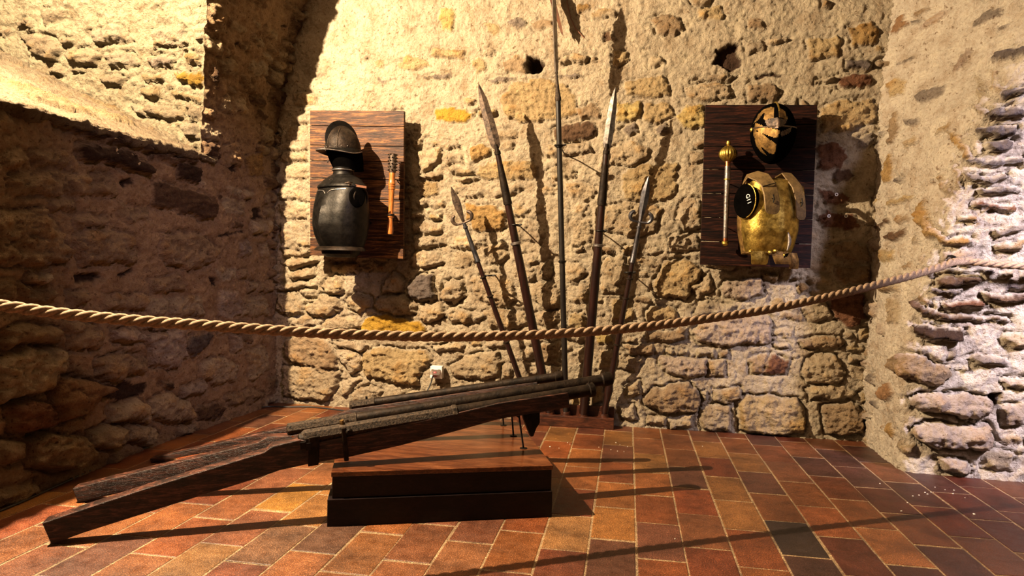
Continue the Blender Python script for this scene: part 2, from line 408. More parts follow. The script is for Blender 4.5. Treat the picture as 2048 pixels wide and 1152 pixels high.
# traced stones of each wall, plus shade painted as dark slabs and recesses: colour+relief(cm)  then outline points (photograph pixels, unprojected on the wall)
BACK = parse('''
w0.5 629,166 668,164 709,168 706,181 660,182 630,178; w0.5 731,172 756,173 766,184 735,186; g0.6 753,155 770,160 792,152 793,160 772,166 755,164;
o1 794,128 820,112 850,115 862,130 832,138 798,137; g1.2 839,152 870,148 900,147 900,158 850,157; y1 878,16 905,13 914,32 902,62 885,60 877,36;
o0.6 748,118 770,114 771,136 750,138; m1 743,205 772,202 802,205 806,220 743,220; t1.5 585,187 610,182 636,192 634,210 590,209; m1.2 578,226 617,224 617,248 580,249; m1 575,253 616,251 616,300 574,298;
t1.5 562,303 618,302 618,322 564,324; t1.3 570,329 617,330 616,358 572,356; m1.6 560,364 618,366 618,402 562,398; t1.4 558,408 618,410 614,440 560,438; m1.8 562,446 618,448 618,508 560,500;
Y1 869,216 885,213 920,218 950,223 950,232 935,247 915,243 868,237; o1.4 1002,188 1036,166 1090,157 1128,168 1155,190 1152,232 1100,243 1040,245 1010,233 1000,208;
d1.8 1103,259 1120,248 1160,246 1192,243 1196,262 1190,275 1130,284 1106,279; m1.8 1080,283 1105,289 1180,288 1188,302 1150,316 1086,312; O1.6 941,290 962,288 980,297 980,313 948,328 942,310;
o1.2 955,330 998,322 1062,320 1074,340 1077,357 1030,361 960,359 952,345; t2 830,302 878,298 882,322 850,342 836,332; t1.6 822,276 845,274 848,292 826,296; m1.2 854,284 916,282 920,296 860,298;
m1.4 884,305 924,307 930,324 892,331; m1.4 886,334 950,334 950,346 902,348; m2 902,355 950,350 958,358 920,365; m2 835,352 868,342 884,350 880,358 845,360; o1 837,362 876,361 876,384 845,397;
m1.5 902,366 980,369 1046,370 1050,382 1025,391 930,396 905,386; O2.2 930,406 990,410 1012,424 1014,454 990,462 946,463 934,440; m2 821,421 846,420 848,434 822,437; m1.4 822,442 880,445 890,462 860,468 822,466;
m2 825,472 878,469 890,490 830,500; m1.4 905,472 968,474 972,492 930,501 897,495; t1.2 1130,366 1190,367 1186,400 1142,396; m1 1020,398 1080,400 1096,420 1070,440 1024,430; m1 1020,446 1060,442 1092,462 1080,488 1024,480;
m1.3 1142,408 1176,404 1182,430 1146,432; t1.2 1140,444 1184,440 1186,486 1146,490; t1.4 903,510 925,500 956,507 946,530 910,536; t1.6 975,491 1008,486 1020,508 1006,529 975,529; t1.8 944,556 985,548 1028,560 1036,598 1018,612 982,612 950,592;
m2.4 886,562 918,558 931,580 916,604 886,606; m2.2 880,626 905,614 950,620 969,634 958,646 900,646; t2.2 968,624 1010,617 1050,629 1056,648 1020,661 972,656; t2.6 898,732 930,709 992,704 1004,724 1000,750 950,758 906,754;
m1.8 1003,730 1020,727 1024,757 1004,760; m1.2 1045,510 1070,506 1080,524 1060,533 1044,530; t2 1082,526 1100,517 1109,545 1100,559 1080,554; m2 1052,549 1070,545 1071,562 1055,566; t2.2 1060,571 1100,562 1120,580 1121,614 1090,620 1064,600;
t2 1068,626 1108,620 1119,640 1106,657 1075,652; t1.6 1134,526 1160,524 1176,550 1150,569 1135,560; m1.4 1137,575 1172,572 1176,600 1138,604; o1.8 1134,630 1165,619 1176,640 1172,658 1138,659; t1.8 1208,521 1250,510 1263,545 1246,586 1206,581 1201,546;
o1.6 1219,596 1256,600 1270,640 1224,641; y1.2 1190,673 1225,668 1229,683 1194,690; b2 1079,691 1118,680 1123,728 1086,726; t1.6 1200,701 1222,695 1226,738 1198,739; m1.6 1150,700 1176,690 1182,720 1158,726; m1.8 1044,700 1066,694 1070,720 1046,722; m1.6 1056,735 1080,732 1082,752 1058,752;
t1.8 565,500 618,502 612,513 568,515; t2.4 560,523 585,514 636,511 638,524 602,538 577,536; t2.4 575,543 628,534 629,550 602,560 579,558; m2.2 545,573 600,561 630,567 630,576 556,581; t3 642,575 655,556 672,548 686,561 686,585 656,593;
m2.2 598,579 630,576 630,591 606,594; t2 550,586 586,582 609,600 605,626 576,633 552,620; t3.2 615,606 640,591 676,592 684,616 660,631 626,636 611,620; m2.4 575,650 590,636 625,634 631,650 602,659; t2.4 640,650 668,632 720,635 726,655 682,663 644,660;
t3.2 690,601 710,587 742,594 747,615 716,626 695,616; Y1.8 722,646 730,635 770,629 800,636 850,650 858,663 840,669 725,666; t3.2 749,606 764,590 800,589 830,612 830,628 802,633 756,619; m2.6 758,566 790,543 810,560 806,586 765,583;
G3.6 814,571 840,549 866,547 871,562 869,598 841,604 815,593; t2.8 835,616 850,604 885,607 890,635 861,646 838,641; t2.4 895,631 920,618 946,622 944,640 906,650; m2.8 880,582 898,557 926,560 930,590 905,608 882,601; m2.4 820,516 830,503 880,502 889,525 856,536 822,529;
b2.6 565,682 600,671 650,680 677,711 670,739 640,742 590,730 568,712; t3 566,731 620,734 681,742 673,777 655,802 600,796 566,794; m2.6 671,700 690,694 724,710 720,741 700,751 676,716; o3 727,706 760,694 850,700 863,715 836,756 838,773 800,769 732,750 724,730;
m2.2 680,761 721,755 700,786 684,793; m2.2 705,786 740,767 766,780 756,803 706,806; m2 860,691 930,685 926,700 872,706; m2 660,685 692,682 737,690 730,704 690,700; t1.6 805,790 840,778 858,790 850,802 806,804;
o1.6 1224,102 1255,97 1262,115 1240,136 1226,130; b1.8 1298,38 1330,28 1358,32 1369,56 1350,71 1312,68; t1.4 1297,113 1322,111 1330,130 1300,137; o1.4 1395,15 1440,8 1447,30 1430,45 1400,38; o1.4 1248,161 1300,153 1339,159 1341,190 1300,194 1250,190;
t1.4 1370,174 1420,163 1463,165 1466,195 1412,206 1368,196; y1.3 1235,206 1280,198 1286,234 1268,244 1232,245; o1.4 1289,206 1340,203 1351,235 1312,246 1288,240; y1.3 1351,231 1370,212 1410,210 1412,250 1366,256;
m1.8 1384,161 1432,148 1482,147 1462,159 1390,166; b1.4 1495,170 1540,164 1562,185 1546,205 1496,201; m1.6 1484,81 1528,81 1531,100 1496,113; b1.2 1490,31 1520,34 1532,60 1497,56; o1.2 1241,346 1290,325 1360,328 1352,380 1330,401 1252,401 1240,371;
t1.8 1217,296 1260,280 1302,295 1292,320 1256,336 1219,330; t1.6 1206,411 1260,405 1322,414 1312,465 1252,476 1208,460; m1.8 1356,402 1400,395 1402,450 1370,466 1354,441; m1.8 1334,472 1395,464 1402,500 1340,506;
o3 1312,547 1330,525 1370,519 1406,540 1396,570 1370,599 1320,592 1307,571; t2.4 1382,571 1420,544 1427,575 1396,600; p2.4 1440,577 1455,560 1522,558 1532,590 1482,599 1442,592; m2 1386,626 1400,604 1472,610 1460,631 1396,636; o2.4 1291,621 1312,609 1352,620 1354,641 1295,643;
p2.8 1380,661 1420,640 1532,627 1546,640 1541,686 1482,691 1432,693 1395,681; b2 1290,666 1370,655 1379,680 1330,684 1292,679; b2.4 1250,690 1312,688 1306,706 1276,716 1254,705; t2.2 1238,716 1292,712 1272,743 1236,742; p2.4 1312,710 1350,711 1412,720 1413,753 1370,756 1334,751;
t2 1415,722 1447,718 1450,750 1418,756; b2 1497,716 1530,707 1562,720 1546,746 1502,746; b4 1284,797 1310,775 1380,764 1402,790 1393,824 1340,829 1294,816; t2.6 1427,781 1480,774 1487,800 1450,809 1428,800; m2.6 1402,782 1414,781 1418,803 1404,803;
o4 1474,802 1500,790 1592,794 1610,820 1606,866 1540,871 1478,863; t3 1609,721 1640,707 1674,710 1687,746 1676,771 1620,766 1606,746; b2.6 1599,676 1680,671 1692,685 1660,698 1604,698; b4 1644,812 1700,799 1732,826 1726,861 1700,871 1650,866;
r2 1540,706 1582,720 1576,746 1530,748; t2 1604,616 1652,599 1667,640 1614,641; r1.8 1659,591 1732,580 1737,640 1700,656 1664,636; b1.8 1669,536 1741,529 1742,566 1680,571; O2 1595,571 1614,559 1622,580 1600,587; t2.4 1608,776 1680,769 1717,785 1700,796 1618,801;
o1.4 1639,216 1680,200 1742,197 1759,215 1751,241 1700,263 1648,263; O1.4 1694,51 1740,44 1758,60 1751,91 1704,93; o1.4 1611,83 1640,71 1682,78 1671,116 1620,121; G1.8 1691,120 1736,117 1749,128 1741,139 1694,138; r1.4 1677,151 1741,142 1752,160 1720,181 1674,176;
g1.2 1711,276 1746,267 1757,285 1736,299 1711,296; r1.2 1632,285 1681,284 1697,310 1681,339 1640,341; d1.2 1664,346 1701,334 1717,350 1700,363 1669,366; r1.2 1634,431 1650,419 1702,430 1722,450 1690,466 1649,456; b1.4 1639,491 1690,479 1737,490 1742,521 1690,526; r1.4 1636,376 1690,380 1700,410 1650,414;
g1.2 1015,43 1035,38 1054,43 1052,55 1028,56; b1.4 1060,46 1085,32 1104,40 1104,59 1070,61; O1.2 1150,10 1175,7 1179,25 1155,32; o1 967,47 990,42 1006,60 990,72 970,68; g1 964,158 1000,151 1036,155 1030,166 985,169; g1 1100,153 1150,147 1172,150 1130,158;
b1.6 1006,126 1030,111 1051,119 1052,146 1010,145; b1.2 1149,216 1185,204 1202,215 1196,236 1160,241; o1 942,121 965,114 973,140 950,148; g1.6 1239,256 1270,246 1279,265 1255,271; g1.4 1304,256 1330,244 1337,262 1314,271; t1.2 1205,70 1226,62 1232,80 1212,86;
D-13 1053,112 1080,111 1091,130 1081,149 1055,148; D-6 1430,96 1478,87 1481,131 1460,143 1429,126; D-2.5 1512,148 1566,143 1571,152 1516,158; d-2.4 1205,64 1224,60 1226,80 1208,84;
t2.6 1250,770 1276,760 1282,790 1254,794; m2.4 1240,812 1270,806 1276,842 1240,842; m2.6 1290,832 1330,832 1330,850 1292,850; m2.4 1340,838 1386,832 1390,856 1342,856; t2.6 1400,812 1460,812 1462,862 1404,860; m2 1012,772 1050,768 1056,800 1010,806; t2.2 1180,760 1204,756 1206,800 1184,806; o2.2 1140,772 1166,768 1168,812 1142,816
''')  # dark holes and one red stone carry painted-in shade
LEFT = parse('''
D2 48,196 104,224 104,236 50,212; D2.4 108,226 160,246 213,266 210,280 160,268 110,244; D2.4 217,264 312,292 310,304 218,282; D2 314,292 380,302 378,314 316,306; d2 300,306 396,320 394,330 302,318; D3 158,291 178,289 250,299 290,320 303,341 295,354 250,336 200,322 160,323; D2 352,328 400,332 404,355 398,367 355,356; d2 305,366 340,364 400,384 431,410 428,441 400,436 350,421 303,416; b2 322,471 400,464 441,505 420,531 390,539 335,533 324,500;
D-2 504,416 520,415 522,440 506,444; D-1.6 434,462 496,462 490,469 440,471; D-2.5 415,553 430,550 435,570 422,580; p1.6 439,581 476,579 483,620 460,642 437,631; t1.4 485,600 530,590 536,630 480,636;
b2.4 -10,424 90,420 116,460 146,505 134,526 100,533 -10,521; b2 154,471 200,455 270,475 276,525 160,531; D-3 151,548 200,545 216,562 160,568; D-2.6 235,546 270,534 274,545 238,558; D-2 242,359 262,351 273,362 248,387;
b1.6 8,350 120,345 230,349 236,390 120,392 14,386; b1.4 140,430 216,432 218,450 152,453; b2 35,571 110,575 116,605 40,606; b2 204,591 295,590 291,620 209,621; b2 -10,560 24,556 26,606 -10,606; b1.6 300,560 360,548 372,580 310,590; t1.4 290,596 400,590 410,630 300,634;
t3 -10,721 60,689 130,700 141,740 100,776 40,800 -10,812; R5.5 108,761 150,756 206,768 213,785 182,801 165,832 110,841 101,811; D-1.5 212,771 250,762 291,765 291,780 280,791 230,803 209,796; r4.5 16,806 60,799 101,820 109,846 95,862 18,862;
b5 48,876 100,864 160,874 180,901 165,927 110,942 54,931; b4 -10,871 40,880 46,916 -10,932; t4 177,866 210,844 246,850 251,886 215,902 181,896; t3.6 250,851 300,849 316,870 295,886 251,886; t3.4 214,811 270,794 297,820 291,846 219,841; b3 189,721 240,704 286,715 291,746 230,762 194,751;
p3 289,666 365,659 369,711 350,737 299,731; p2.6 219,661 280,654 292,680 230,686; t3 299,801 340,779 382,815 371,846 320,847 297,826; p2 361,771 410,759 413,786 364,800; D1.5 317,765 345,761 346,772 319,775; G2 377,671 425,664 416,691 385,717 369,696;
t2 399,721 440,714 477,730 471,761 430,772 404,751; t2 489,701 530,689 542,740 496,762; p2 459,671 485,669 483,700 461,701; d2 389,821 430,804 447,815 441,833 399,840; b2 449,791 510,774 532,790 500,807 454,813; b3 8,660 70,645 120,652 112,690 50,686 10,700; b2.6 130,640 200,650 205,700 140,696;
b1.4 0,300 40,296 60,330 10,340; b1.4 60,300 130,302 140,332 70,336; b1.4 100,400 150,398 156,424 104,424; t1.4 440,120 470,116 474,150 446,152; b1.2 480,150 510,146 514,180 484,184; d1.4 424,120 440,150 436,176 420,160; t1.2 440,196 462,192 466,222 442,226; t1.2 470,200 492,196 494,226 472,228;
b1.6 450,290 480,286 484,330 454,334; D-1.4 458,324 470,322 472,345 460,346; O1.2 494,310 524,306 528,350 498,352; d1 436,386 446,386 446,400 436,400; p1.2 476,486 500,480 504,508 480,512; t1.2 520,488 536,484 538,512 522,514; D-2 560,50 572,48 574,58 562,58; D-1.6 472,88 484,86 484,96 474,98; b1.6 420,20 450,10 456,60 430,70
''')  # dark slabs under the sill and dark recesses paint in shade
JAMB = parse('''
p1.6 300,114 347,115 345,135 302,134; Y1.4 347,140 412,140 412,175 380,171 348,161; o1.4 374,107 405,110 403,126 378,125; o1.4 283,175 320,171 324,195 300,204 281,195; t1.6 289,210 340,211 367,235 340,243 294,229; t1.6 374,210 415,208 412,240 380,239; o1.4 340,180 412,190 412,203 344,193;
t1.8 199,156 230,144 253,155 240,173 209,171; t2 38,70 90,69 127,100 115,119 75,116; t1.6 24,40 60,34 72,50 40,58; o1.4 289,145 326,147 323,163 294,163; t2 130,100 172,96 200,110 190,130 140,126; m1.6 352,248 400,246 404,280 372,276; m1.6 250,205 284,214 300,232 270,226;
m1.4 180,60 240,50 262,84 196,92; m1.2 300,60 360,50 380,90 310,96; t1.2 80,20 130,14 140,40 90,46; m1.4 210,110 260,104 280,130 222,136
''')
RIGHT = parse('''
R1 1769,71 1800,29 1813,21 1819,45 1790,66; p1 1839,56 1870,24 1902,14 1896,36 1846,56; g1 1944,46 1970,19 2012,9 2006,31 1960,52; p1 1904,131 1936,94 1947,99 1936,126 1906,140; o1 1776,171 1795,154 1814,162 1806,191 1779,196; b1 1774,251 1790,224 1799,225 1796,260 1788,287 1771,289;
g1 1804,241 1840,229 1839,246 1807,257; t1 1807,286 1833,269 1829,291 1809,302; O1 1766,331 1778,304 1789,335 1781,363 1761,366; g1 1824,196 1860,174 1892,164 1886,186 1840,210; t1.6 1947,151 1958,147 1969,200 1980,230 1960,232 1947,186; t1.6 1975,136 1990,149 2007,175 1995,192 1979,181;
G3 1989,191 2056,173 2056,190 2000,197; G3 1979,216 2056,214 2056,232 1974,239; G3 1939,256 2036,254 2031,276 1964,276; G2.6 1964,279 2028,278 2021,299 1974,299; O1.6 1894,259 1916,261 1931,290 1951,316 1924,319 1902,290; G1.6 1934,319 2056,315 2056,331 1944,329;
O3 1836,421 1850,404 1861,440 1886,470 1941,474 1941,489 1880,489 1850,471 1835,446; b2 1984,485 2046,484 2043,503 1987,501; b2 1919,436 1951,435 1951,446 1921,446; d1.4 1764,476 1785,461 1814,454 1813,471 1785,484; d1.2 1747,453 1770,429 1782,445 1750,458; b1.2 1789,443 1812,424 1822,435 1800,449;
o1.2 1774,406 1800,394 1829,391 1826,403 1779,415; o1 1758,499 1788,500 1789,524 1758,524; b1.4 1807,528 1822,524 1826,540 1811,542; d3 1869,552 1956,549 1956,569 1874,571; G2.4 1861,571 1936,575 1920,586 1861,583; d2.4 1964,587 2056,589 2056,604 1969,599; r2.2 1879,605 1960,604 1980,612 1960,621 1889,616;
d3 1819,593 1835,597 1852,615 1872,627 2026,637 2026,646 1865,639 1838,626; D3.4 1827,641 1845,644 1871,654 1933,661 1927,681 1860,686 1829,666; b3.6 1787,736 1800,701 1850,714 1901,734 1912,755 1885,769 1800,751; g2.4 1934,716 1960,707 2019,717 2016,728 1960,730; R2 1759,771 1780,764 1789,790 1775,804 1762,796;
p4.5 1814,796 1870,784 1980,794 1987,831 1960,837 1829,821; p5.5 1819,861 1850,844 1980,849 1987,880 1970,899 1860,896; p3 2000,811 2056,804 2056,852 2010,852; D-5 1972,782 2008,786 2002,812 1988,824 1976,806; p3.6 1869,914 1940,924 1946,946 1880,942; p2.6 2004,755 2056,754 2056,776 2008,776; t2 1960,900 2030,905 2030,940 1966,938;
t1.4 1906,330 1916,330 1924,380 1912,378; t1.4 1880,345 1892,350 1905,390 1890,392; g2.4 1930,350 2010,348 2012,362 1934,364; g2.2 1950,372 2040,372 2040,388 1954,390; r2 1945,408 2030,406 2040,420 1950,420; g2 1985,455 2056,450 2056,466 1990,470; b1.2 1862,605 1842,590 1836,600 1850,616; t1.2 1770,600 1796,598 1800,640 1776,650; O1.4 1772,845 1782,842 1788,872 1778,874;
t1.6 1790,880 1830,884 1838,910 1800,908; m2.4 1760,560 1800,556 1802,580 1764,584
''')  # one long grey band and the pillar gap paint in shadow
# ------------------------------------------------------------------ room shell
def smax(x, k=0.12): return 0.5*(x+np.sqrt(x*x+k*k))-0.5*0.0
def YB(x): return np.interp(x, [-3.2, -2.5, 0.0, 1.6, 2.2], [4.46, 4.44, 4.345, 4.325, 4.32])
def XL(z, y):
    return -2.44+0.31*(smax(z-2.05, 0.2)-0.0048)-0.035*np.exp(-((y-3.25)/0.45)**2)*(z < 9)+0.02*np.exp(-((z)/0.3)**2)
def YJ(z): return 3.62-0.30*smax(z-2.03, 0.15)
def EJ(z): return 0.05*fbm(z*7.0, z*0+3.3, 91, 4, 0.7)
def GS(y): return 0.016*fbm(y*5.0, y*0+1.3, 95, 4, 0.6)
ZS = 1.605
def P_back(U, W): return np.stack([U, YB(U)+0*W, W], -1)
def back_fill(u, w): return 0.85 if w < 1.3 else (0.55 if w < 2.0 else (0.15 if u > -0.6 else 0.06))
masonry('wall_back', np.arange(-2.7, 1.62, 0.0078), np.arange(-0.03, 3.3, 0.0078), P_back, BACK, back_fill, seed=3)

def P_left(U, W):
    g = np.exp(-(np.maximum(0, U-3.62)/0.25)**2)*sm(1.5, 1.7, W)
    y = U+(YJ(W)-3.62)*g*(U >= 3.61)+EJ(W)*np.exp(-((U-3.62)/0.1)**2)*sm(1.52, 1.62, W)
    z = W+GS(U)*np.exp(-((W-ZS)/0.08)**2)*(U < 3.62)
    return np.stack([XL(z, y), y, z], -1)
YG = np.concatenate([np.arange(0.6, 3.615, 0.0095), [3.62], np.arange(3.629, 4.56, 0.0085)])
ZG = np.concatenate([np.arange(-0.03, 1.60, 0.0088), [ZS], np.arange(1.614, 3.3, 0.0088)])
def adj_left(U, W, B, H):
    d1 = np.where(W > ZS-0.02, np.abs(U-3.62), 9); d2 = np.where(U < 3.64, np.abs(W-ZS), 9)
    d = np.minimum(d1, d2); return B, H*(1-0.85*np.exp(-(d/0.02)**2))
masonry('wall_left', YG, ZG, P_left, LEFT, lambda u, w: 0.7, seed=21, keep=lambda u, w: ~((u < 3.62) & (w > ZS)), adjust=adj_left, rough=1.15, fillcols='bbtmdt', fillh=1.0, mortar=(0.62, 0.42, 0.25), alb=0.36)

def P_jamb(U, W):
    y = YJ(W)+EJ(W)*np.exp(-(U/0.1)**2)*sm(1.52, 1.62, W)
    return np.stack([XL(W, YJ(W))+U, y, W], -1)
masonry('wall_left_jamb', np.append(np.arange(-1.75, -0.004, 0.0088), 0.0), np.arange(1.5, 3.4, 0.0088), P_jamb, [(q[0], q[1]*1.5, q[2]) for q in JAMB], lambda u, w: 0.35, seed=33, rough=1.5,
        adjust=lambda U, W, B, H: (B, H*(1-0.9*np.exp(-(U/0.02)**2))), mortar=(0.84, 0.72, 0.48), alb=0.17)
SP_ = np.array([[0.0, -0.045], [0.028, -0.035], [0.036, -0.012], [0.030, 0.002], [0.0, 0.012]])
def P_sill(U, W):
    k = np.clip(W, 0, 0.1)/0.1*4
    dx = np.interp(k, range(5), SP_[:, 0]); dz = np.interp(k, range(5), SP_[:, 1])
    t = np.maximum(0, W-0.1)
    lip = 1+0.8*fbm(U*6, U*0, 77, 3)
    return np.stack([XL(ZS+0*U, U)+dx*lip-t, U, ZS+GS(U)+dz*lip+0.46*t], -1)
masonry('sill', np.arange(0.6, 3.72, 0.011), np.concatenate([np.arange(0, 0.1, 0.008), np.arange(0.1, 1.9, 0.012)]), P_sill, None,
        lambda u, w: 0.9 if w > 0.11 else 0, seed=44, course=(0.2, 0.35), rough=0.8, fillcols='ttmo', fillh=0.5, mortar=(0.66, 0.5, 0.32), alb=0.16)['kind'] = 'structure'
bpy.data.objects['sill'].name = 'trim_1'

_cp = np.array([PY(x, y, v) for x, y, v in ((1803, 938, 3.70), (1801, 790, 3.69), (1808, 690, 3.68), (1835, 600, 3.66), (1862, 500, 3.63), (1892, 400, 3.60), (1925, 310, 3.56), (1985, 205, 3.5), (2048, 139, 3.45))])
_cz = np.concatenate([[-0.1], _cp[:, 2], [3.4]]); _cx = np.concatenate([[_cp[0, 0]], _cp[:, 0], [_cp[-1, 0]+0.9]]); _cy = np.concatenate([[3.70], _cp[:, 1], [3.2]])
def P_right(U, W):
    cx = np.interp(W, _cz, _cx); cy = np.interp(W, _cz, _cy); acc = 0
    for o in np.linspace(-0.10, 0.10, 9):
        u = U+o; a = np.clip(u/0.8, None, 1); b = np.maximum(0, u-0.8)
        x = 1.405+(cx-1.405)*a+b; y = 4.42+(cy-4.42)*a-0.06*b
        acc = acc+np.stack([x, y], -1)
    acc = acc/9
    return np.concatenate([acc, W[..., None]], -1)
masonry('wall_right', np.arange(-0.08, 2.9, 0.0092), np.arange(-0.03, 3.3, 0.0088), P_right, RIGHT,
        lambda u, w: 0.55 if u > 0.85 else 0.2, seed=52, rough=0.95, fillcols='gtpbG', course=(0.045, 0.10), fillh=0.9, mortar=(0.92, 0.80, 0.64), alb=0.46)

def plane(name, pts, mat='old_plaster', kind='structure'):
    n = 12; P = np.array(pts, float); V = []
    for j in range(n+1):
        for i in range(n+1):
            a, b = i/n, j/n; V.append(P[0]*(1-a)*(1-b)+P[1]*a*(1-b)+P[2]*a*b+P[3]*(1-a)*b)
    F = np.array([(j*(n+1)+i, j*(n+1)+i+1, (j+1)*(n+1)+i+1, (j+1)*(n+1)+i) for j in range(n) for i in range(n)])
    return tag(mesh_obj(name, V, F, mat), kind=kind)
plane('wall_rear', [(4.3, -2.6, -0.03), (-4.3, -2.6, -0.03), (-4.3, -2.6, 3.7), (4.3, -2.6, 3.7)])
plane('wall_right_near', [(4.25, 3.7, -0.03), (4.25, -2.6, -0.03), (4.25, -2.6, 3.7), (4.25, 3.7, 3.7)])
plane('wall_left_near', [(-2.44, -2.6, -0.03), (-2.44, 0.62, -0.03), (-2.44, 0.62, 3.7), (-2.44, -2.6, 3.7)])
plane('wall_left_niche', [(-4.15, 0.55, 1.5), (-4.15, 3.7, 1.5), (-4.15, 3.7, 3.7), (-4.15, 0.55, 3.7)])
plane('wall_left_niche_near', [(-2.44, 0.6, 1.5), (-4.2, 0.6, 1.5), (-4.2, 0.6, 3.7), (-2.44, 0.6, 3.7)])
plane('ceiling', [(-4.3, 4.6, 3.3), (4.3, 4.6, 3.3), (4.3, -2.6, 3.6), (-4.3, -2.6, 3.6)])

# floor: courses of terracotta tiles laid in running bond on a mortar bed
def floor():
    TW, TL, X0 = 0.1690, 0.340, -0.114
    V = []; F = []; C = []
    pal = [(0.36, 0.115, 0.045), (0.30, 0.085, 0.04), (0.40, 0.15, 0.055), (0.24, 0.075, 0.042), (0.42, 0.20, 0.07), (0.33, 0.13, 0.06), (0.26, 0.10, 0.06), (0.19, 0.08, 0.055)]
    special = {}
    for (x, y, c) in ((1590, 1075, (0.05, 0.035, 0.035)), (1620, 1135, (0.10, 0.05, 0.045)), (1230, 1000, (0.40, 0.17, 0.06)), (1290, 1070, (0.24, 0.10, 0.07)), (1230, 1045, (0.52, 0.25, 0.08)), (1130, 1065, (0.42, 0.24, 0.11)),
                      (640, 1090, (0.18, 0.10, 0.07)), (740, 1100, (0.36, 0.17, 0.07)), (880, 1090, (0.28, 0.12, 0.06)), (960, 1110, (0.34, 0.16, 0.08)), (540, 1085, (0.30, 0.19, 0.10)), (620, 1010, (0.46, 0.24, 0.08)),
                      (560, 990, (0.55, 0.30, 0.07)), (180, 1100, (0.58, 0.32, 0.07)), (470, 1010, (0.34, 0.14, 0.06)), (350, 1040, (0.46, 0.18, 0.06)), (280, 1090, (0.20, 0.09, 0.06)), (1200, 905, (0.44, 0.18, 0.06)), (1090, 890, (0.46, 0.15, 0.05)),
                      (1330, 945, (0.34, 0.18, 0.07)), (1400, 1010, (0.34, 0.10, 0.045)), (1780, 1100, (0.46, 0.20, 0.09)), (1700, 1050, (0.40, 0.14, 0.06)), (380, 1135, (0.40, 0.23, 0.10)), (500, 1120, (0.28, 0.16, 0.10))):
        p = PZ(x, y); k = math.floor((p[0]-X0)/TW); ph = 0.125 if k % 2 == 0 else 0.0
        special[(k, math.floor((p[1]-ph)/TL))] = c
    for k in range(-18, 28):
        ph = (0.125 if k % 2 == 0 else 0.0)+RNG.normal(0, 0.006)
        for j in range(-8, 14):
            g = 0.0032; gy = 0.0042; x0 = X0+k*TW+g+RNG.normal(0, 0.0012); x1 = X0+(k+1)*TW-g+RNG.normal(0, 0.0012); y0 = j*TL+ph+gy+RNG.normal(0, 0.002); y1 = (j+1)*TL+ph-gy+RNG.normal(0, 0.002)
            if y1 > 4.6: y1 = 4.6
            if y0 > 4.55: continue
            z = float(np.clip(RNG.normal(0, 0.0003), -.0005, .0008)); b = 0.0035
            base = len(V); h = np.clip(RNG.normal(0, 0.00022, 4), -.0004, .0006)
            for q, (x, y) in enumerate(((x0, y0), (x1, y0), (x1, y1), (x0, y1))): V.append((x, y, -0.006))
            for q, (x, y) in enumerate(((x0+.0008, y0+.0008), (x1-.0008, y0+.0008), (x1-.0008, y1-.0008), (x0+.0008, y1-.0008))): V.append((x, y, z-0.0009+h[q]))
            for q, (x, y) in enumerate(((x0+b, y0+b), (x1-b, y0+b), (x1-b, y1-b), (x0+b, y1-b))): V.append((x, y, z+h[q]))
            for a in (0, 4):
                for q in range(4): F.append((base+a+q, base+a+(q+1) % 4, base+a+4+(q+1) % 4, base+a+4+q))
            F.append((base+8, base+9, base+10, base+11))
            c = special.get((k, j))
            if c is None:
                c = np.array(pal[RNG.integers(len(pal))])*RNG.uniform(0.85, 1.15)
                t = np.clip((x0+1.2)/2.6, 0, 1); c = c*(1-t)*np.array([1.1, 1.2, 1.1])+c*t*np.array([0.56, 0.56, 0.78])  # darker, purpler tint rightward partly paints in the light there
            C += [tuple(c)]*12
    base = len(V); V += [(-4.3, -2.7, -0.0016), (4.3, -2.7, -0.0016), (4.3, 4.7, -0.0016), (-4.3, 4.7, -0.0016)]; F.append((base, base+1, base+2, base+3)); C += [(0.62, 0.50, 0.34)]*4
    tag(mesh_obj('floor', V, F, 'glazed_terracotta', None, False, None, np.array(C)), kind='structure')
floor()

# ------------------------------------------------------------------ hanging boards with armour
def board(name, px, yb, mat, seams, label, thick=0.028):
    # px: four photograph corners (tl, tr, br, bl) of the front face standing at yb
    c = [PY(x, y, v) for (x, y), v in zip(px, yb)]
    tl, tr, br, bl = c
    root = empty(name, bl); tag(root, label, 'board')
    n = np.cross(tr-tl, bl-tl); n /= np.linalg.norm(n)
    if n[1] < 0: n = -n
    bpy.context.view_layer.update()
    ts = [0]+seams+[1]
    for i in range(len(ts)-1):
        a, b = ts[i]+0.0022, ts[i+1]-0.0022
        q = [tl+(bl-tl)*a, tr+(br-tr)*a, tr+(br-tr)*b, tl+(bl-tl)*b]
        off = RNG.normal(0, 0.0012)
        q = [p+n*off for p in q]
        m = MB().prism(q, n*thick)
        o = m.build('plank', mat, root, smooth=False, bevel=0.002)
    m = MB()
    for f in (0.18, 0.82):
        a = tl+(tr-tl)*f; b = bl+(br-bl)*f; e = (tr-tl)/np.linalg.norm(tr-tl)*0.05
        m.prism([a+(b-a)*.04+n*thick, a+(b-a)*.04+e+n*thick, a+(b-a)*.96+e+n*thick, a+(b-a)*.96+n*thick], n*0.03)
        for s in (0.1, 0.9):
            p = a+(b-a)*s+n*(thick+0.03); m.tube([p, p+n*0.09], 0.012, 8)
    m.build('batten', mat, root, smooth=False)
    return root
LBOARD = board('display_board', [(620, 220), (808, 221), (806, 519), (620, 511)], [4.27, 4.26, 4.26, 4.27], 'plank_brown', [0.107, 0.24, 0.345, 0.465, 0.60, 0.74, 0.875],
               'brown grained plank board on the wall, carrying the blackened helmet and breastplate')
RBOARD = board('display_board', [(1411, 209), (1635, 209), (1621, 537), (1400, 530)], [4.22, 4.20, 4.20, 4.22], 'plank_wine', [0.12, 0.26, 0.40, 0.55, 0.70, 0.85],
               'dark wine-brown plank board on the wall, carrying the gilded armour')

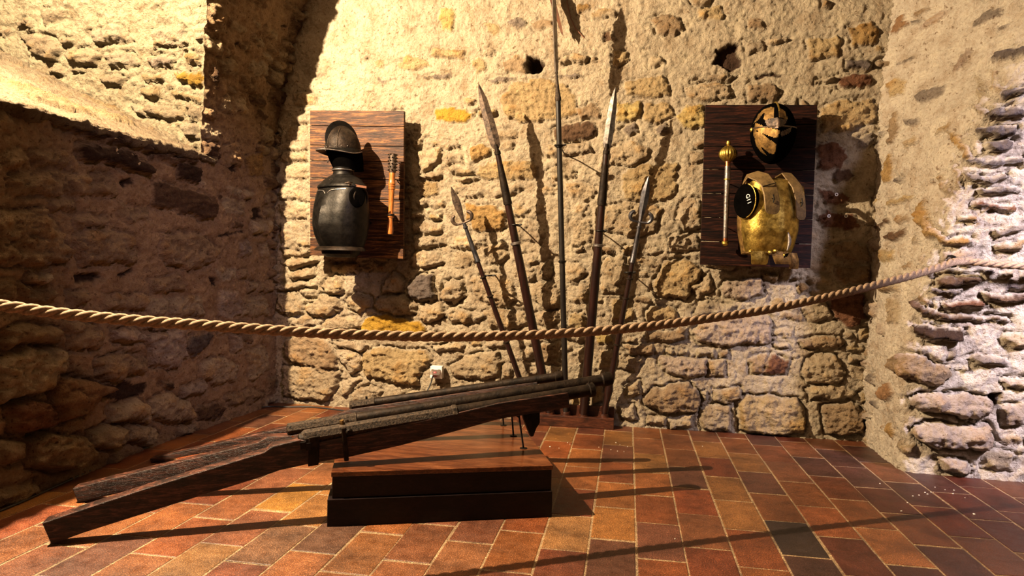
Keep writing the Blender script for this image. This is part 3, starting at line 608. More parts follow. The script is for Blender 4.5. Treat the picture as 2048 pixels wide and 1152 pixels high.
def rotz(P, a, c):
    P = np.asarray(P, float)-c; ca, sa = math.cos(a), math.sin(a)
    return np.stack([P[..., 0]*ca-P[..., 1]*sa, P[..., 0]*sa+P[..., 1]*ca, P[..., 2]], -1)+c

def torso_ring(z, a, f, bk, n=64, ridge=0.0, e=2.6):
    out = []
    for q in np.linspace(0, 2*math.pi, n, endpoint=False):
        c, s = math.cos(q), math.sin(q)
        x = a*np.sign(c)*abs(c)**(2/e); d = (f if s < 0 else bk)*abs(s)**(2/e)
        y = -d if s < 0 else d
        if s < 0: y -= ridge*math.exp(-(x/0.035)**2)
        out.append((x, y, z))
    return np.array(out)
def loft_between(keys, zs):
    K = np.array(keys); return [[np.interp(z, K[:, 0], K[:, i]) for i in range(1, K.shape[1])] for z in zs]
def local_builder(root, M):
    """M: 4x4 local->world; builds a mesh given in armour-local coordinates as a child of root"""
    inv = np.array(root.matrix_basis.inverted())
    def b(mb, name, mat, bevel=0, auto=0.6, smooth=True):
        V = np.array(mb.v); V = V@M[:3, :3].T+M[:3, 3]; mb.v = [tuple(v) for v in V]
        return mb.build(name, mat, root, smooth=smooth, bevel=bevel, auto=auto)
    return b
def frame(origin, yaw, tilt=0.0, roll=0.0):
    m = Matrix.Translation(Vector(tuple(origin)))@Matrix.Rotation(yaw, 4, 'Z')@Matrix.Rotation(tilt, 4, 'X')@Matrix.Rotation(roll, 4, 'Y')
    return np.array(m)

# ---- blackened cuirass (local: x right, -y front, z up)
def dark_cuirass():
    o = PY(684, 505, 4.05); root = empty('cuirass', o); tag(root, 'blackened steel breastplate with a roped neckline, hung on the left board below the helmet', 'armour')
    M = frame(o, math.radians(-24)); B = local_builder(root, M)
    K = [(0.03, .150, .10, .09, .006), (.055, .158, .118, .10, .014), (.11, .167, .15, .12, .024), (.17, .173, .165, .13, .028), (.24, .176, .160, .13, .022), (.31, .175, .145, .12, .014), (.36, .171, .128, .105, .008), (.405, .166, .112, .09, .004)]
    zs = np.linspace(.03, .405, 26); R = [torso_ring(z, a, f, b, ridge=r) for z, (a, f, b, r) in zip(zs, loft_between(K, zs))]
    R.append(torso_ring(.408, .150, .10, .08))
    B(MB().rings(R), 'breastplate', 'blackened_iron')
    rim = torso_ring(.402, .162, .116, .086)[32:64+1-1]
    B(MB().tube([p for p in rim], 0.0055, 8), 'top_roll', 'forged_iron')
    # engraved V line under the top edge
    V = []
    for t in np.linspace(-1, 1, 41):
        x = t*.128; z = .384-.010*(1-abs(t))**1-.022*math.exp(-(t/0.16)**2)
        y = -np.interp(z, [.36, .405], [.128, .112])*(1-abs(x/.168)**2.3)**(1/2.3)-.006; V.append((x, y, z))
    B(MB().tube(V, 0.0028, 6), 'neck_line', 'bright_steel')
    # waist flange and short fauld
    R = [torso_ring(z, a, f, b) for z, a, f, b in ((.032, .148, .10, .07), (.035, .160, .118, .08), (.022, .172, .138, .085), (.012, .176, .142, .086), (.010, .168, .136, .08), (.02, .150, .11, .07))]
    B(MB().rings(R, cap=False, closed=True), 'waist_flange', 'forged_iron')
    R = [torso_ring(z, a, f, b) for z, a, f, b in ((.02, .140, .10, .07), (-.01, .128, .10, .07), (-.03, .10, .075, .06))]
    B(MB().rings(R), 'fauld', 'blackened_iron')
    # gorget and collar
    K = [(.398, .176, .128, .094), (.403, .178, .130, .096), (.414, .176, .126, .095), (.424, .166, .116, .088), (.436, .152, .102, .082), (.450, .140, .094, .084), (.464, .112, .082, .078), (.476, .082, .070, .070), (.482, .068, .062, .062)]
    R = [torso_ring(z, a, f, b, e=2.2) for z, a, f, b in K]; B(MB().rings(R), 'gorget', 'blackened_iron')
    m = MB()
    R = [torso_ring(z, a, a*.95, a*.95, e=2) for z, a in ((.476, .070), (.486, .065), (.500, .062), (.512, .064), (.522, .068), (.526, .066), (.520, .060), (.49, .056))]
    B(m.rings(R), 'collar', 'blackened_iron')
    B(MB().tube(list(torso_ring(.512, .067, .064, .064, e=2, n=32)), 0.0045, 8, closed=True), 'collar_rim', 'bright_steel')
    for c_ in ((-.014, -.094, .446), (0, -.094, .449), (.014, -.094, .446), (0, -.136, .362), (0, -.180, .235)):
        B(MB().sphere(c_, .0045, 8, 6), 'rivet', 'forged_iron')
    # hinge and buckle of the shoulder strap
    m = MB(); m.box((.128, -.085, .40), (.150, -.055, .425)); m.tube([(.122, -.075, .405), (.122, -.095, .418), (.15, -.09, .422), (.156, -.07, .408)], .003, 6, closed=True)
    B(m, 'strap_buckle', 'rusty_blade')
    B(MB().prism([(.15, -.07, .416), (.15, -.07, .402), (.205, .0, .392), (.205, .0, .405)], (0, .006, 0)), 'strap', 'leather')
    # arm hole rim
    for s in (-1, 1):
        P = [(s*(.169+.004*math.sin(q)), -.010+.055*math.cos(q), .335+.060*math.sin(q)) for q in np.linspace(0, 2*math.pi, 28, endpoint=False)]
        B(MB().tube(P, .007, 8, closed=True), 'arm_opening_rim', 'forged_iron')
    for s in (1,):  # black disc painting in the shaded hollow of the arm opening
        cc = np.array([s*.150, -.035, .335]); n_ = np.array([s*.92, -.39, 0.0]); x = np.cross([0, 0, 1], n_); y = np.array([0, 0, 1.0])
        B(MB().rings([[cc+n_*h+x*(.050*k*math.cos(q))+y*(.062*k*math.sin(q)) for q in np.linspace(0, 2*math.pi, 32, endpoint=False)] for h, k in ((-.03, .9), (.030, 1), (.034, .9), (.034, .05))]), 'arm_hole_lining', 'lacquer_and_shade_black')
    m = MB().tube([(0, .08, .2), (0, .25, .2)], .012, 10); B(m, 'mounting_peg', 'forged_iron')
    return root
dark_cuirass()

def dark_helmet():
    o = PY(686, 299, 4.06); root = empty('helmet', o); tag(root, 'blackened open helmet with a raised comb and brim, at the top of the left board', 'helmet')
    M = frame(o, math.radians(-38), math.radians(5)); B = local_builder(root, M)
    # local: front is -y. skull
    R = []
    for t in np.linspace(0, 1, 18):
        a = t*math.pi/2*.985; r = math.cos(a)**0.85; z = .128*math.sin(a); ring = []
        for q in np.linspace(0, 2*math.pi, 72, endpoint=False):
            gad = 1
            x = .101*r*math.cos(q)*gad; y = .113*r*math.sin(q)*gad
            ring.append((x, y, z+.020*math.exp(-(x/.022)**2)*t))
        R.append(ring)
    B(MB().rings(R), 'skull', 'forged_iron')
    # comb: crescent blade along the centre line
    out = []; inn = []
    for a in np.linspace(math.radians(8), math.radians(168), 26):
        k = math.sin((a-math.radians(8))/math.radians(160)*math.pi)**.8
        kk = k*(1+.25*math.cos(a)); out.append((0, -(.112+.034*kk)*math.cos(a), (.128+.040*kk)*math.sin(a)+.010)); inn.append((0, -.098*math.cos(a), .112*math.sin(a)))
    m = MB(); RR = []
    for (p, q) in zip(out, inn):
        h = .010; RR.append([(-h, q[1], q[2]), (-.003, p[1], p[2]), (.003, p[1], p[2]), (h, q[1], q[2])])
    B(m.rings(RR), 'comb', 'blackened_iron')
    # raised ribs fanning over the skull
    for s in (-1, 1):
        for ang, lift in ((0.10, 0), (0.80, 0)):
            P = []
            for t in np.linspace(0.02, .86, 18):
                a = t*math.pi/2; q = -math.pi/2+s*(ang+0.10*t); r = math.cos(a)**0.85
                P.append((.1025*r*math.cos(q), .1145*r*math.sin(q), .1295*math.sin(a)+.0015))
            B(MB().tube(P, .0024, 6), 'rib', 'engraved_iron')
    # brim with a pointed peak and a drooping tip
    R1, R2 = [], []
    def brim(q, w):
        c, s = math.cos(q), math.sin(q); pk = max(0, -s)**4*.036; side = .005+.016*max(0, -s+.35)
        r = 1; x = (.102+w*side)*c; y = (.114+w*(side+pk))*s; z = -.002-w*(.012+.020*abs(c)**3-.006*max(0, -s)); return (x, y, z)
    Q = np.linspace(0, 2*math.pi, 72, endpoint=False)
    rings = [[brim(q, w) for q in Q] for w in (0, .5, 1)]; low = [[(x, y, z-.004) for x, y, z in r] for r in reversed(rings)]
    B(MB().rings(rings+low, cap=False, closed=True), 'brim', 'blackened_iron')
    B(MB().tube([brim(q, 1.0) for q in Q], .0034, 6, closed=True), 'brim_roll', 'bright_steel')
    # cheek pieces and neck guard, closed, with near-black colour painting in the shaded face opening
    R = []
    for z, a, f, b in ((-.004, .098, .106, .120), (-.03, .096, .098, .125), (-.06, .092, .088, .128), (-.09, .086, .074, .130), (-.115, .08, .062, .130), (-.135, .078, .056, .132)):
        R.append(torso_ring(z, a, f, b, n=48, e=2.0))
    B(MB().rings(R), 'cheek_and_neck_guard', 'lacquer_and_shade_black')
    B(MB().tube([(-.035, -.092, -.078), (-.022, -.098, -.070), (-.010, -.100, -.074)], .0045, 6), 'chin_hook', 'bright_steel')
    for q in np.linspace(-2.9, -.2, 9): B(MB().sphere((.1015*math.cos(q), .1135*math.sin(q), .010), .0036, 8, 6), 'rivet', 'bright_steel')
    B(MB().tube([(-.03, .05, .0), (-.145, .185, .0)], .012, 10), 'mounting_peg', 'forged_iron')
dark_helmet()

# ---- studded club on the left board
def club():
    A = PY(786, 307, 4.17); Bp = PY(780, 470, 4.17); root = empty('club', Bp); tag(root, 'wooden club with an iron studded head and turned orange handle', 'club')
    L = np.linalg.norm(A-Bp); f = lambda a: A+(Bp-A)*a
    MB().lathe(f(0), f(.235), [(0, .010), (.02, .020), (.06, .024), (.5, .0235), (.94, .023), (1, .021)], 20).build('studded_head', 'rusty_blade', root)
    m = MB(); t = (Bp-A)/L; x = np.cross(t, [0, 1, 0]); x /= np.linalg.norm(x); y = np.cross(t, x)
    for r in range(6):
        for k in range(7):
            a = (k+.5*(r % 2))/7*2*math.pi; c = f(.015+.038*r)+(.024*math.cos(a))*x+(.024*math.sin(a))*y; d = math.cos(a)*x+math.sin(a)*y
            m.lathe(c-d*.003, c+d*.010, [(0, .0055), (.4, .005), (1, .0008)], 6)
    m.build('stud', 'forged_iron', root)
    MB().lathe(f(.235), f(1.0), [(0, .019), (.02, .020), (.06, .0185), (.12, .0195), (.165, .021), (.17, .0225), (.185, .0225), (.19, .0205), (.205, .0205), (.21, .0225), (.225, .0225), (.23, .0205), (.245, .0205), (.25, .0225), (.265, .0225), (.27, .0185), (.40, .017), (.62, .0155), (.655, .0165), (.66, .0195), (.675, .0195), (.68, .017), (.70, .017), (.705, .0195), (.72, .0195), (.725, .0150), (.78, .0155), (.90, .020), (.95, .0205), (.985, .018), (1, .012)], 24).build('handle', 'turned_orange_wood', root)
    MB().lathe(f(.74), f(.765), [(0, .0225), (1, .0225)], 20).build('ring_band', 'forged_iron', root)
    MB().lathe(f(.985), f(1.005), [(0, .0175), (.7, .016), (1, .01)], 16).build('pommel_cap', 'blackened_iron', root)
    for a in (.3, .75): MB().tube([f(a)+np.array([0, .01, 0]), f(a)+np.array([0, .09, 0])], .0035, 8).build('hanger', 'bright_steel', root)
club()

# ---- gilded armour on the right board
def gold_cuirass():
    o = PY(1531, 527, 4.04); root = empty('cuirass', o); tag(root, 'gilded breastplate with two shoulder straps and a black lined arm hole, on the right board', 'armour')
    M = frame(o, math.radians(20)); B = local_builder(root, M)
    K = [(.05, .128, .10, .07, .008), (.10, .142, .125, .08, .014), (.18, .158, .145, .09, .018), (.27, .162, .145, .09, .012), (.34, .155, .130, .09, .006), (.40, .135, .112, .085, .002), (.46, .115, .095, .08, .0)]
    zs = np.linspace(.05, .46, 26); R = [torso_ring(z, a, f, b, ridge=r, n=72) for z, (a, f, b, r) in zip(zs, loft_between(K, zs))]
    R.append(torso_ring(.47, .095, .075, .07, n=72))
    B(MB().rings(R), 'breastplate', 'gilded_brass')
    # back plate, set behind
    K = [(.05, .132, .02, .10), (.2, .165, .02, .11), (.35, .16, .02, .11), (.46, .12, .02, .09)]
    zs2 = np.linspace(.05, .46, 8); B(MB().rings([torso_ring(z, a, f, b, n=40) for z, (a, f, b) in zip(zs2, loft_between(K, zs2))]), 'backplate', 'dark_brass')
    # arm hole with black lining, left side of the picture
    for s, mt in ((-1, 'lacquer_and_shade_black'), (1, 'lacquer_and_shade_black')):
        m = MB(); c = np.array([s*.142, -.045, .338]); n_ = np.array([s*.90, -.43, 0.04]); n_ /= np.linalg.norm(n_); x = np.cross([0, 0, 1], n_); x /= np.linalg.norm(x); y = np.cross(n_, x)
        R = [[c+n_*h+x*(.070*k*math.cos(q))+y*(.094*k*math.sin(q)) for q in np.linspace(0, 2*math.pi, 36, endpoint=False)] for h, k in ((-.03, .9), (.034, 1.0), (.040, .95), (.041, .5), (.041, .05))]
        B(m.rings(R), 'arm_hole_lining', mt)
        q0, q1 = (-.42*math.pi, .42*math.pi) if s < 0 else (.58*math.pi, 1.42*math.pi)
        P = [c+n_*.036+x*(.071*math.cos(q))+y*(.095*math.sin(q)) for q in np.linspace(q0, q1, 30)]
        B(MB().tube(P, .0034, 8), 'arm_hole_rim', 'gilded_brass')
        if s == -1: lin = (c, n_, x, y)
    # shoulder straps: curved strips with rounded ends and a slot
    def strap(path, wdt, name):
        P = [np.array(p, float) for p in path]; n = len(P); RR = []
        for i in range(n):
            t = P[min(i+1, n-1)]-P[max(i-1, 0)]; t /= np.linalg.norm(t)
            out_ = np.array([P[i][0]*.6, -1, 0.0 if i > 1 else 0.6]); out_ /= np.linalg.norm(out_)
            w = np.cross(t, out_); w /= np.linalg.norm(w); nn = np.cross(w, t)
            k = 1.0
            if i == n-1: k = .45
            elif i == n-2: k = .8
            elif i == n-3: k = .95
            h = wdt/2*k
            RR.append([P[i]+w*h, P[i]+w*h*.9+nn*.004, P[i]+nn*.006, P[i]-w*h*.9+nn*.004, P[i]-w*h, P[i]-w*h*.9-nn*.003, P[i]+w*h*.9-nn*.003])
        B(MB().rings(RR), name, 'strap_brass')
    strap([(-.125, .03, .47), (-.110, -.03, .492), (-.092, -.092, .468), (-.082, -.140, .425), (-.079, -.166, .37), (-.078, -.178, .31), (-.078, -.180, .285), (-.078, -.180, .272), (-.078, -.180, .262)], .088, 'shoulder_strap')
    strap([(.088, .03, .49), (.092, -.03, .505), (.096, -.070, .47), (.106, -.115, .42), (.112, -.134, .36), (.114, -.142, .30), (.115, -.144, .26), (.115, -.144, .248), (.115, -.144, .240)], .066, 'shoulder_strap')
    for (x, y, z) in ((-.078, -.186, .345), (.113, -.150, .335)):
        m = MB(); m.tube([(x, y, z-.022), (x+.003, y-.003, z), (x, y, z+.022)], .0032, 8); m.tube([(x-.008, y, z), (x+.008, y-.002, z-.004)], .0028, 6)
        B(m, 'strap_catch', 'blackened_iron')
    B(MB().tube([(-.118, -.146, .412), (-.08, -.158, .424), (-.044, -.150, .434)], .003, 6), 'strap_seam', 'blackened_iron')
    # lower tassets
    def tasset(x0, x1, z0, z1, y0, y1, mt='gilded_brass', sk=0.0):
        RR = []
        for z, k, yy in ((z1, 1, y1), ((z0+z1)/2, 1, (y0+y1)/2-.008), (z0, .92, y0), (z0-.008, .8, y0+.004)):
            r = []
            for i in range(9):
                a = i/8; x = x0+(x1-x0)*a; xc = (x0+x1)/2; x = xc+(x-xc)*k+sk*(z1-z); r.append((x, yy-.012*math.sin(a*math.pi), z))
            r += [(x, y+.006, z) for x, y, z in reversed(r)]; RR.append(r)
        B(MB().rings(RR), 'tasset', mt)
    tasset(-.150, -.048, .0, .066, -.108, -.10)
    tasset(-.044, .062, .005, .066, -.128, -.118, 'dark_brass', .35)
    tasset(.066, .125, -.02, .060, -.105, -.105, 'dark_brass', .2)
    B(MB().tube(list(torso_ring(.058, .136, .112, .078, n=72)[34:72]), .004, 6), 'waist_line', 'dark_brass')
    for x, y, z in ((-.148, -.095, .062), (-.052, -.128, .060), (-.025, -.136, .068), (.03, -.135, .045)):
        m = MB().lathe((x, y+.004, z), (x, y-.010, z), [(0, .011), (.6, .010), (1, .005)], 12); B(m, 'boss', 'gilded_brass')
    B(MB().prism([(.030, -.150, .052), (.052, -.146, .058), (.030, -.128, .000), (.008, -.132, -.004)], (0, .006, 0)), 'leather_tab', 'lacquer_and_shade_black')
    P = []
    for t in np.linspace(0, 1, 9): P.append((.035+.01*math.sin(t*3), -.152-.006*math.sin(t*math.pi), .07+.10*t))
    B(MB().tube(P, [.003+.007*math.sin(t*math.pi) for t in np.linspace(0, 1, 9)], 8), 'steel_dent', 'bright_steel')
    B(MB().tube([(0, .07, .25), (0, .19, .25)], .012, 10), 'mounting_peg', 'forged_iron')
    # white inventory number painted on the lining
    c, n_, x, y = lin
    cu = bpy.data.curves.new('inventory_number', 'FONT'); cu.body = 'G11'; cu.size = 0.034; cu.extrude = 0.0004
    to = bpy.data.objects.new('tmp', cu); COL.objects.link(to); bpy.context.view_layer.update()
    me = bpy.data.meshes.new_from_object(to.evaluated_get(bpy.context.evaluated_depsgraph_get())); COL.objects.unlink(to); bpy.data.objects.remove(to)
    V = np.array([v.co[:] for v in me.vertices]); V[:, :2] -= V[:, :2].mean(0); F = [tuple(p.vertices) for p in me.polygons]
    a = math.radians(-72); ca, sa = math.cos(a), math.sin(a)
    W = [c+n_*(.0425+v[2])+x*(v[0]*ca-v[1]*sa+.026)+y*(v[0]*sa+v[1]*ca+.022) for v in V]
    m = MB().add(W, F); V2 = np.array(m.v)@M[:3, :3].T+M[:3, 3]; m.v = [tuple(v) for v in V2]; m.build('inventory_number', 'white_plastic', root, smooth=False)
gold_cuirass()

def inpoly(x, y, P):
    c = False; n = len(P)
    for i in range(n):
        a, b = P[i], P[(i+1) % n]
        if (a[1] > y) != (b[1] > y) and x < (b[0]-a[0])*(y-a[1])/((b[1]-a[1]) or 1e-9)+a[0]: c = not c
    return c
def gold_helmet():
    yc = 4.06; o = PY(1546, 268, yc); root = empty('helmet', o); tag(root, 'closed egg-shaped helmet striped in gold and black, at the top of the right board', 'helmet')
    bands = [[(325, 335), (345, 225), (400, 150), (460, 125), (515, 135), (512, 310), (430, 330), (350, 362)], [(600, 130), (700, 190), (760, 330), (750, 350), (690, 325), (600, 300)],
             [(150, 420), (215, 300), (240, 250), (330, 165), (480, 115), (380, 185), (300, 265), (240, 350)], [(190, 400), (330, 465), (470, 500), (612, 540), (598, 668), (500, 665), (330, 600), (240, 560), (160, 500)],
             [(160, 480), (210, 560), (275, 575), (430, 700), (560, 785), (520, 965), (430, 940), (280, 820), (200, 740), (150, 620)], [(165, 690), (250, 770), (320, 900), (400, 1000), (280, 920), (190, 800)]]
    dark = [[(350, 365), (430, 335), (520, 315), (620, 320), (760, 355), (700, 440), (560, 500), (400, 480)], [(640, 560), (830, 480), (800, 580), (640, 650)]]
    R = []; NZ, NQ = 84, 120
    H = .168; A = .122; D = .135
    for t in np.linspace(0.02, .98, NZ):
        a = (t-.5)*math.pi; z = H*math.sin(a); r = max(.03, math.cos(a))**.9
        if z < 0: r *= (1-.18*(abs(z)/H)**1.5)
        ring = []
        for q in np.linspace(0, 2*math.pi, NQ, endpoint=False):
            c, s = math.cos(q), math.sin(q); x = A*r*c; y = D*r*s
            if s < 0: y -= .018*math.exp(-(x/.02)**2)*r
            ring.append([x, y, z])
        R.append(ring)
    m = MB().rings(R); bl = []
    V = np.array(m.v); Wd = V@frame(o, 0)[:3, :3].T+np.array(o); px, py = pix(Wd); zx = (px-1490)*8.863; zy = (py-200)*8.863
    mi = []
    for f in m.f:
        x = np.mean([zx[i] for i in f]); y = np.mean([zy[i] for i in f]); yy = np.mean([V[i][1] for i in f])
        k = 1
        if yy < .02:
            if any(inpoly(x, y, b) for b in bands): k = 0
            elif any(inpoly(x, y, b) for b in dark): k = 2
        mi.append(k)
    m.m = mi
    B = local_builder(root, frame(o, 0))
    B(m, 'helm_shell', ['dark_brass', 'lacquer_and_shade_black', 'rusty_blade'])
    P = []
    for a in np.linspace(math.radians(35), math.radians(100), 14): P.append((.004, -(D+.012)*math.cos(a), (H+.004)*math.sin(a)))
    B(MB().tube(P, .006, 8), 'comb', 'gilded_brass')
    P = []
    for q in np.linspace(-math.pi*.98, -math.pi*.02, 30): P.append((A*.97*math.cos(q), D*.98*math.sin(q)-.012*math.exp(-(A*math.cos(q)/.03)**2), .028-.012*math.sin(q+math.pi)))
    B(MB().tube(P, .005, 8), 'visor_edge', 'rusty_blade')
    B(MB().lathe((-.112, -.02, .02), (-.128, -.024, .02), [(0, .014), (.7, .013), (1, .006)], 14), 'visor_pivot', 'gilded_brass')
    B(MB().tube([(0, .11, .0), (0, .155, .0)], .012, 10), 'mounting_peg', 'forged_iron')
gold_helmet()

def mace():
    A = PY(1457, 282, 4.12); Bp = PY(1450, 492, 4.14); root = empty('mace', Bp); tag(root, 'mace with ribbed golden ball head and silver shaft, left side of the dark board', 'mace')
    f = lambda a: A+(Bp-A)*a
    # ribbed head
    t = (Bp-A)/np.linalg.norm(Bp-A); x = np.cross(t, [0, 1, 0]); x /= np.linalg.norm(x); y = np.cross(t, x); R = []
    for k in np.linspace(0, 1, 22):
        r = .0495*math.sin(math.pi*(.06+.88*k))**.75; c = f(.045+.155*k); ring = []
        for q in np.linspace(0, 2*math.pi, 96, endpoint=False):
            rr = r*(1+.075*abs(math.cos(q*9))*math.sin(math.pi*k)); ring.append(c+rr*(math.cos(q)*x+math.sin(q)*y))
        R.append(ring)
    MB().rings(R).build('ribbed_head', 'gilded_brass', root)
    MB().lathe(f(-.005), f(.06), [(0, .003), (.12, .010), (.35, .013), (.6, .011), (.75, .008), (1, .015)], 16).build('finial', 'gilded_brass', root)
    MB().lathe(f(.195), f(.245), [(0, .017), (.15, .0175), (.2, .014), (1, .0145)], 18).build('neck_band', 'copper_band', root)
    MB().lathe(f(.24), f(.925), [(0, .0165), (.1, .0165), (.17, .0165), (.5, .0155), (1, .0135)], 18).build('shaft', 'bright_steel', root)
    MB().lathe(f(.358), f(.368), [(0, .0205), (1, .0205)], 18).build('shaft_ring', 'gilded_brass', root)
    MB().lathe(f(.90), f(.955), [(0, .012), (.5, .0135), (1, .013)], 16).build('lower_band', 'copper_band', root)
    MB().lathe(f(.95), f(1.0), [(0, .012), (.15, .019), (.55, .020), (.85, .014), (1, .007)], 16).build('pommel', 'gilded_brass', root)
    for a in (.37, .8): MB().tube([f(a)+np.array([0, .008, 0]), f(a)+np.array([0, .075, 0])], .0032, 8).build('hanger', 'bright_steel', root)
mace()

# small screws with pale washers right of the dark board
for i, (x, y) in enumerate(((1673, 389), (1658, 432), (1692, 432))):
    p = PY(x, y, 4.285); root = empty('wall_screw', p)
    tag(root, ['pale washer and screw in the wall, topmost of the three beside the dark board', 'pale washer and screw in the wall, lower left of the three beside the dark board', 'pale washer and screw in the wall, lower right of the three beside the dark board'][i], 'screw', 'washers in the wall')
    MB().tube([p+np.array([.0075*math.cos(q), 0, .0075*math.sin(q)]) for q in np.linspace(0, 2*math.pi, 14, endpoint=False)], .0028, 6, closed=True).build('washer', 'white_plastic', root)
    MB().lathe(p+np.array([0, .04, 0]), p+np.array([0, -.002, 0]), [(0, .003), (.85, .003), (.9, .0048), (1, .004)], 10).build('screw_head', 'forged_iron', root)

# ------------------------------------------------------------------ polearms
_n = np.cross([1.0, 0, 0], np.array([0, 4.05-4.285, 2.05-.07]))
def SP(x, y): return onplane(x, y, (0, 4.285, .07), _n)
def leaf(root, tip, base, wfun, th, name, mat, wdir=None, n=18):
    tip = np.array(tip); base = np.array(base); t = base-tip; L = np.linalg.norm(t); t /= L
    w = np.cross(t, [0, -1, 0]) if wdir is None else np.array(wdir, float)-t*(np.array(wdir, float)@t)
    w /= np.linalg.norm(w); nn = np.cross(w, t); R = []
    for k in np.linspace(0, 1, n):
        c = tip+t*L*k; ww = max(wfun(k), .0006); tt = max(th*min(1, ww/.012), .0004)
        R.append([c+w*ww, c+w*ww*.45+nn*tt*.55, c+nn*tt, c-w*ww*.45+nn*tt*.55, c-w*ww, c-w*ww*.45-nn*tt*.55, c-nn*tt, c+w*ww*.45-nn*tt*.55])
    return MB().rings(R).build(name, mat, root, auto=0.35)
def ipl(*kv): K = np.array(kv); return lambda k: float(np.interp(k, K[:, 0], K[:, 1]))
def bracket(clip_, up=(0, 0, 0), lab=''):
    p = np.array(clip_); yw = float(YB(p[0]))+0.02
    root = empty('wall_bracket', p); tag(root, lab, 'bracket', 'iron stays from the polearms to the wall')
    MB().tube([p+np.array([0.0, .02, 0]), p+np.array([.004, .15, 0.002]), np.array([p[0]+.006, yw, p[2]-.004])], .0042, 8).build('stay_rod', 'blackened_iron', root)
    MB().tube([p+np.array([.024*math.cos(q), .024*math.sin(q), 0]) for q in np.linspace(0, 2*math.pi, 18, endpoint=False)], .0055, 8, closed=True).build('clip_ring', 'blackened_iron', root)
    MB().lathe(p+np.array([.020, -.004, 0]), p+np.array([.044, -.010, .003]), [(0, .006), (.6, .007), (1, .005)], 8).build('clip_screw', 'blackened_iron', root)
def weapon(name, pts, radii, mat, label, cat='polearm'):
    """pts: photograph pixels from base up to where the head starts"""
    P = [SP(*p) for p in pts]; root = empty(name, P[0]); tag(root, label, cat, None)
    A, Bq = P[0], P[-1]; n = 26; R = []
    pts3 = [A+(Bq-A)*k for k in np.linspace(0, 1, n)]; rr = np.interp(np.linspace(0, 1, n), np.linspace(0, 1, len(radii)), radii)
    MB().tube(pts3, list(rr), 16).build('shaft', mat, root)
    return root, A, Bq
def collars(root, A, Bq, ks, r, mat='forged_iron', w=.012, name='collar'):
    L = np.linalg.norm(Bq-A)
    for k in ks:
        MB().lathe(A+(Bq-A)*(k-w/2/L), A+(Bq-A)*(k+w/2/L), [(0, r*.9), (.25, r*1.2), (.75, r*1.2), (1, r*.9)], 16).build(name, mat, root)
# two small polearms with side hooks
def fork(basepx, neckpx, tippx, label, hook_r=1.0, mat_blade='rusty_blade'):
    r, A, Bq = weapon('spetum', [basepx, neckpx], [.016, .017, .017, .0165, .0155, .013, .010], 'shaft_wood', label)
    T = SP(*tippx); L = np.linalg.norm(T-Bq)
    leaf(r, T, Bq, ipl((0, .0015), (.12, .011), (.38, .025), (.6, .023), (.85, .012), (1, .0095)), .007, 'blade', mat_blade)
    t = (T-Bq)/L; s = np.cross(t, [0, -1, 0]); s /= np.linalg.norm(s); c = Bq+t*.005
    for sg in (-1, 1):
        P = []; rad = []
        for k in np.linspace(0, 1, 16):
            a = -math.pi/2+k*math.pi*0.92; cc = c+s*sg*.033+t*.028
            P.append(cc+s*sg*(.030*math.cos(a))+t*(.030*math.sin(a))+(0 if k > .1 else 0)); rad.append(.006+.0065*math.sin(min(1, k*1.1)*math.pi*.80)*(1 if k < .97 else .3))
        P[0] = c-t*.004; MB().tube(P, rad, 8).build('side_hook', mat_blade, r)
    d = Bq-A; q = lambda k: A+d*k
    MB().lathe(q(.80), q(1.0), [(0, .0185), (.03, .0185), (.05, .0165), (.4, .0145), (.8, .0115), (.86, .0115), (.87, .0165), (.90, .0165), (.91, .012), (1, .011)], 16).build('socket', 'dull_steel', r)
    collars(r, A, Bq, (.38, .62, .72), .0185)
    return r, A, Bq
r1, A1, B1 = fork((1064, 826), (928, 446), (902, 373), 'leftmost polearm of the fan, short spear with two small side hooks')
r5, A5, B5 = fork((1208, 832), (1280, 445), (1297, 353), 'rightmost polearm of the fan, short dark spear with two small side hooks', mat_blade='dull_steel')
for r, A, Bq in ((r5, A5, B5),):
    MB().lathe(A+(Bq-A)*.01, A+(Bq-A)*.33, [(0, .018), (.1, .024), (.18, .017), (.3, .022), (.42, .026), (.52, .018), (.6, .018), (.64, .023), (.70, .018), (1, .0165)], 18).build('turned_grip', 'shaft_wood', r)
bracket(SP(977, 551), lab='iron stay clipped to the leftmost short spear'); bracket(SP(1257, 545), lab='iron stay clipped to the rightmost short spear')
# two broad-bladed partisans
def partisan(basepx, neckpx, tippx, label, bmat, w):
    r, A, Bq = weapon('broad_spear', [basepx, neckpx], [.0285, .0285, .028, .027, .025, .021, .0155], 'shaft_wood', label)
    T = SP(*tippx)
    leaf(r, T, Bq, ipl((0, .002), (.05, .008), (.25, w*.78), (.6, w), (.85, w*.98), (.97, w*.75), (1, .010)), .0085, 'blade', bmat)
    d = Bq-A; q = lambda k: A+d*k
    MB().lathe(q(.80), q(1.02), [(0, .0262), (.03, .0275), (.06, .0262), (.3, .0245), (.55, .020), (.78, .0145), (.83, .0145), (.835, .020), (.89, .020), (.895, .0125), (1, .011)], 18).build('socket', 'forged_iron', r)
    collars(r, A, Bq, (.655,), .0275, 'bright_steel', .02)
    return r, A, Bq
partisan((1100, 826), (994, 300), (957, 167), 'broad-bladed spear with a mottled brown blade, second from the left in the fan', 'rusty_blade', .0335)
partisan((1167, 832), (1213, 299), (1231, 175), 'broad-bladed spear with a bright steel blade, second from the right in the fan', 'worn_steel', .0275)
bracket(SP(1030, 450), lab='iron stay clipped to the spear with the mottled brown blade'); bracket(SP(1200, 462), lab='iron stay clipped to the spear with the bright steel blade')
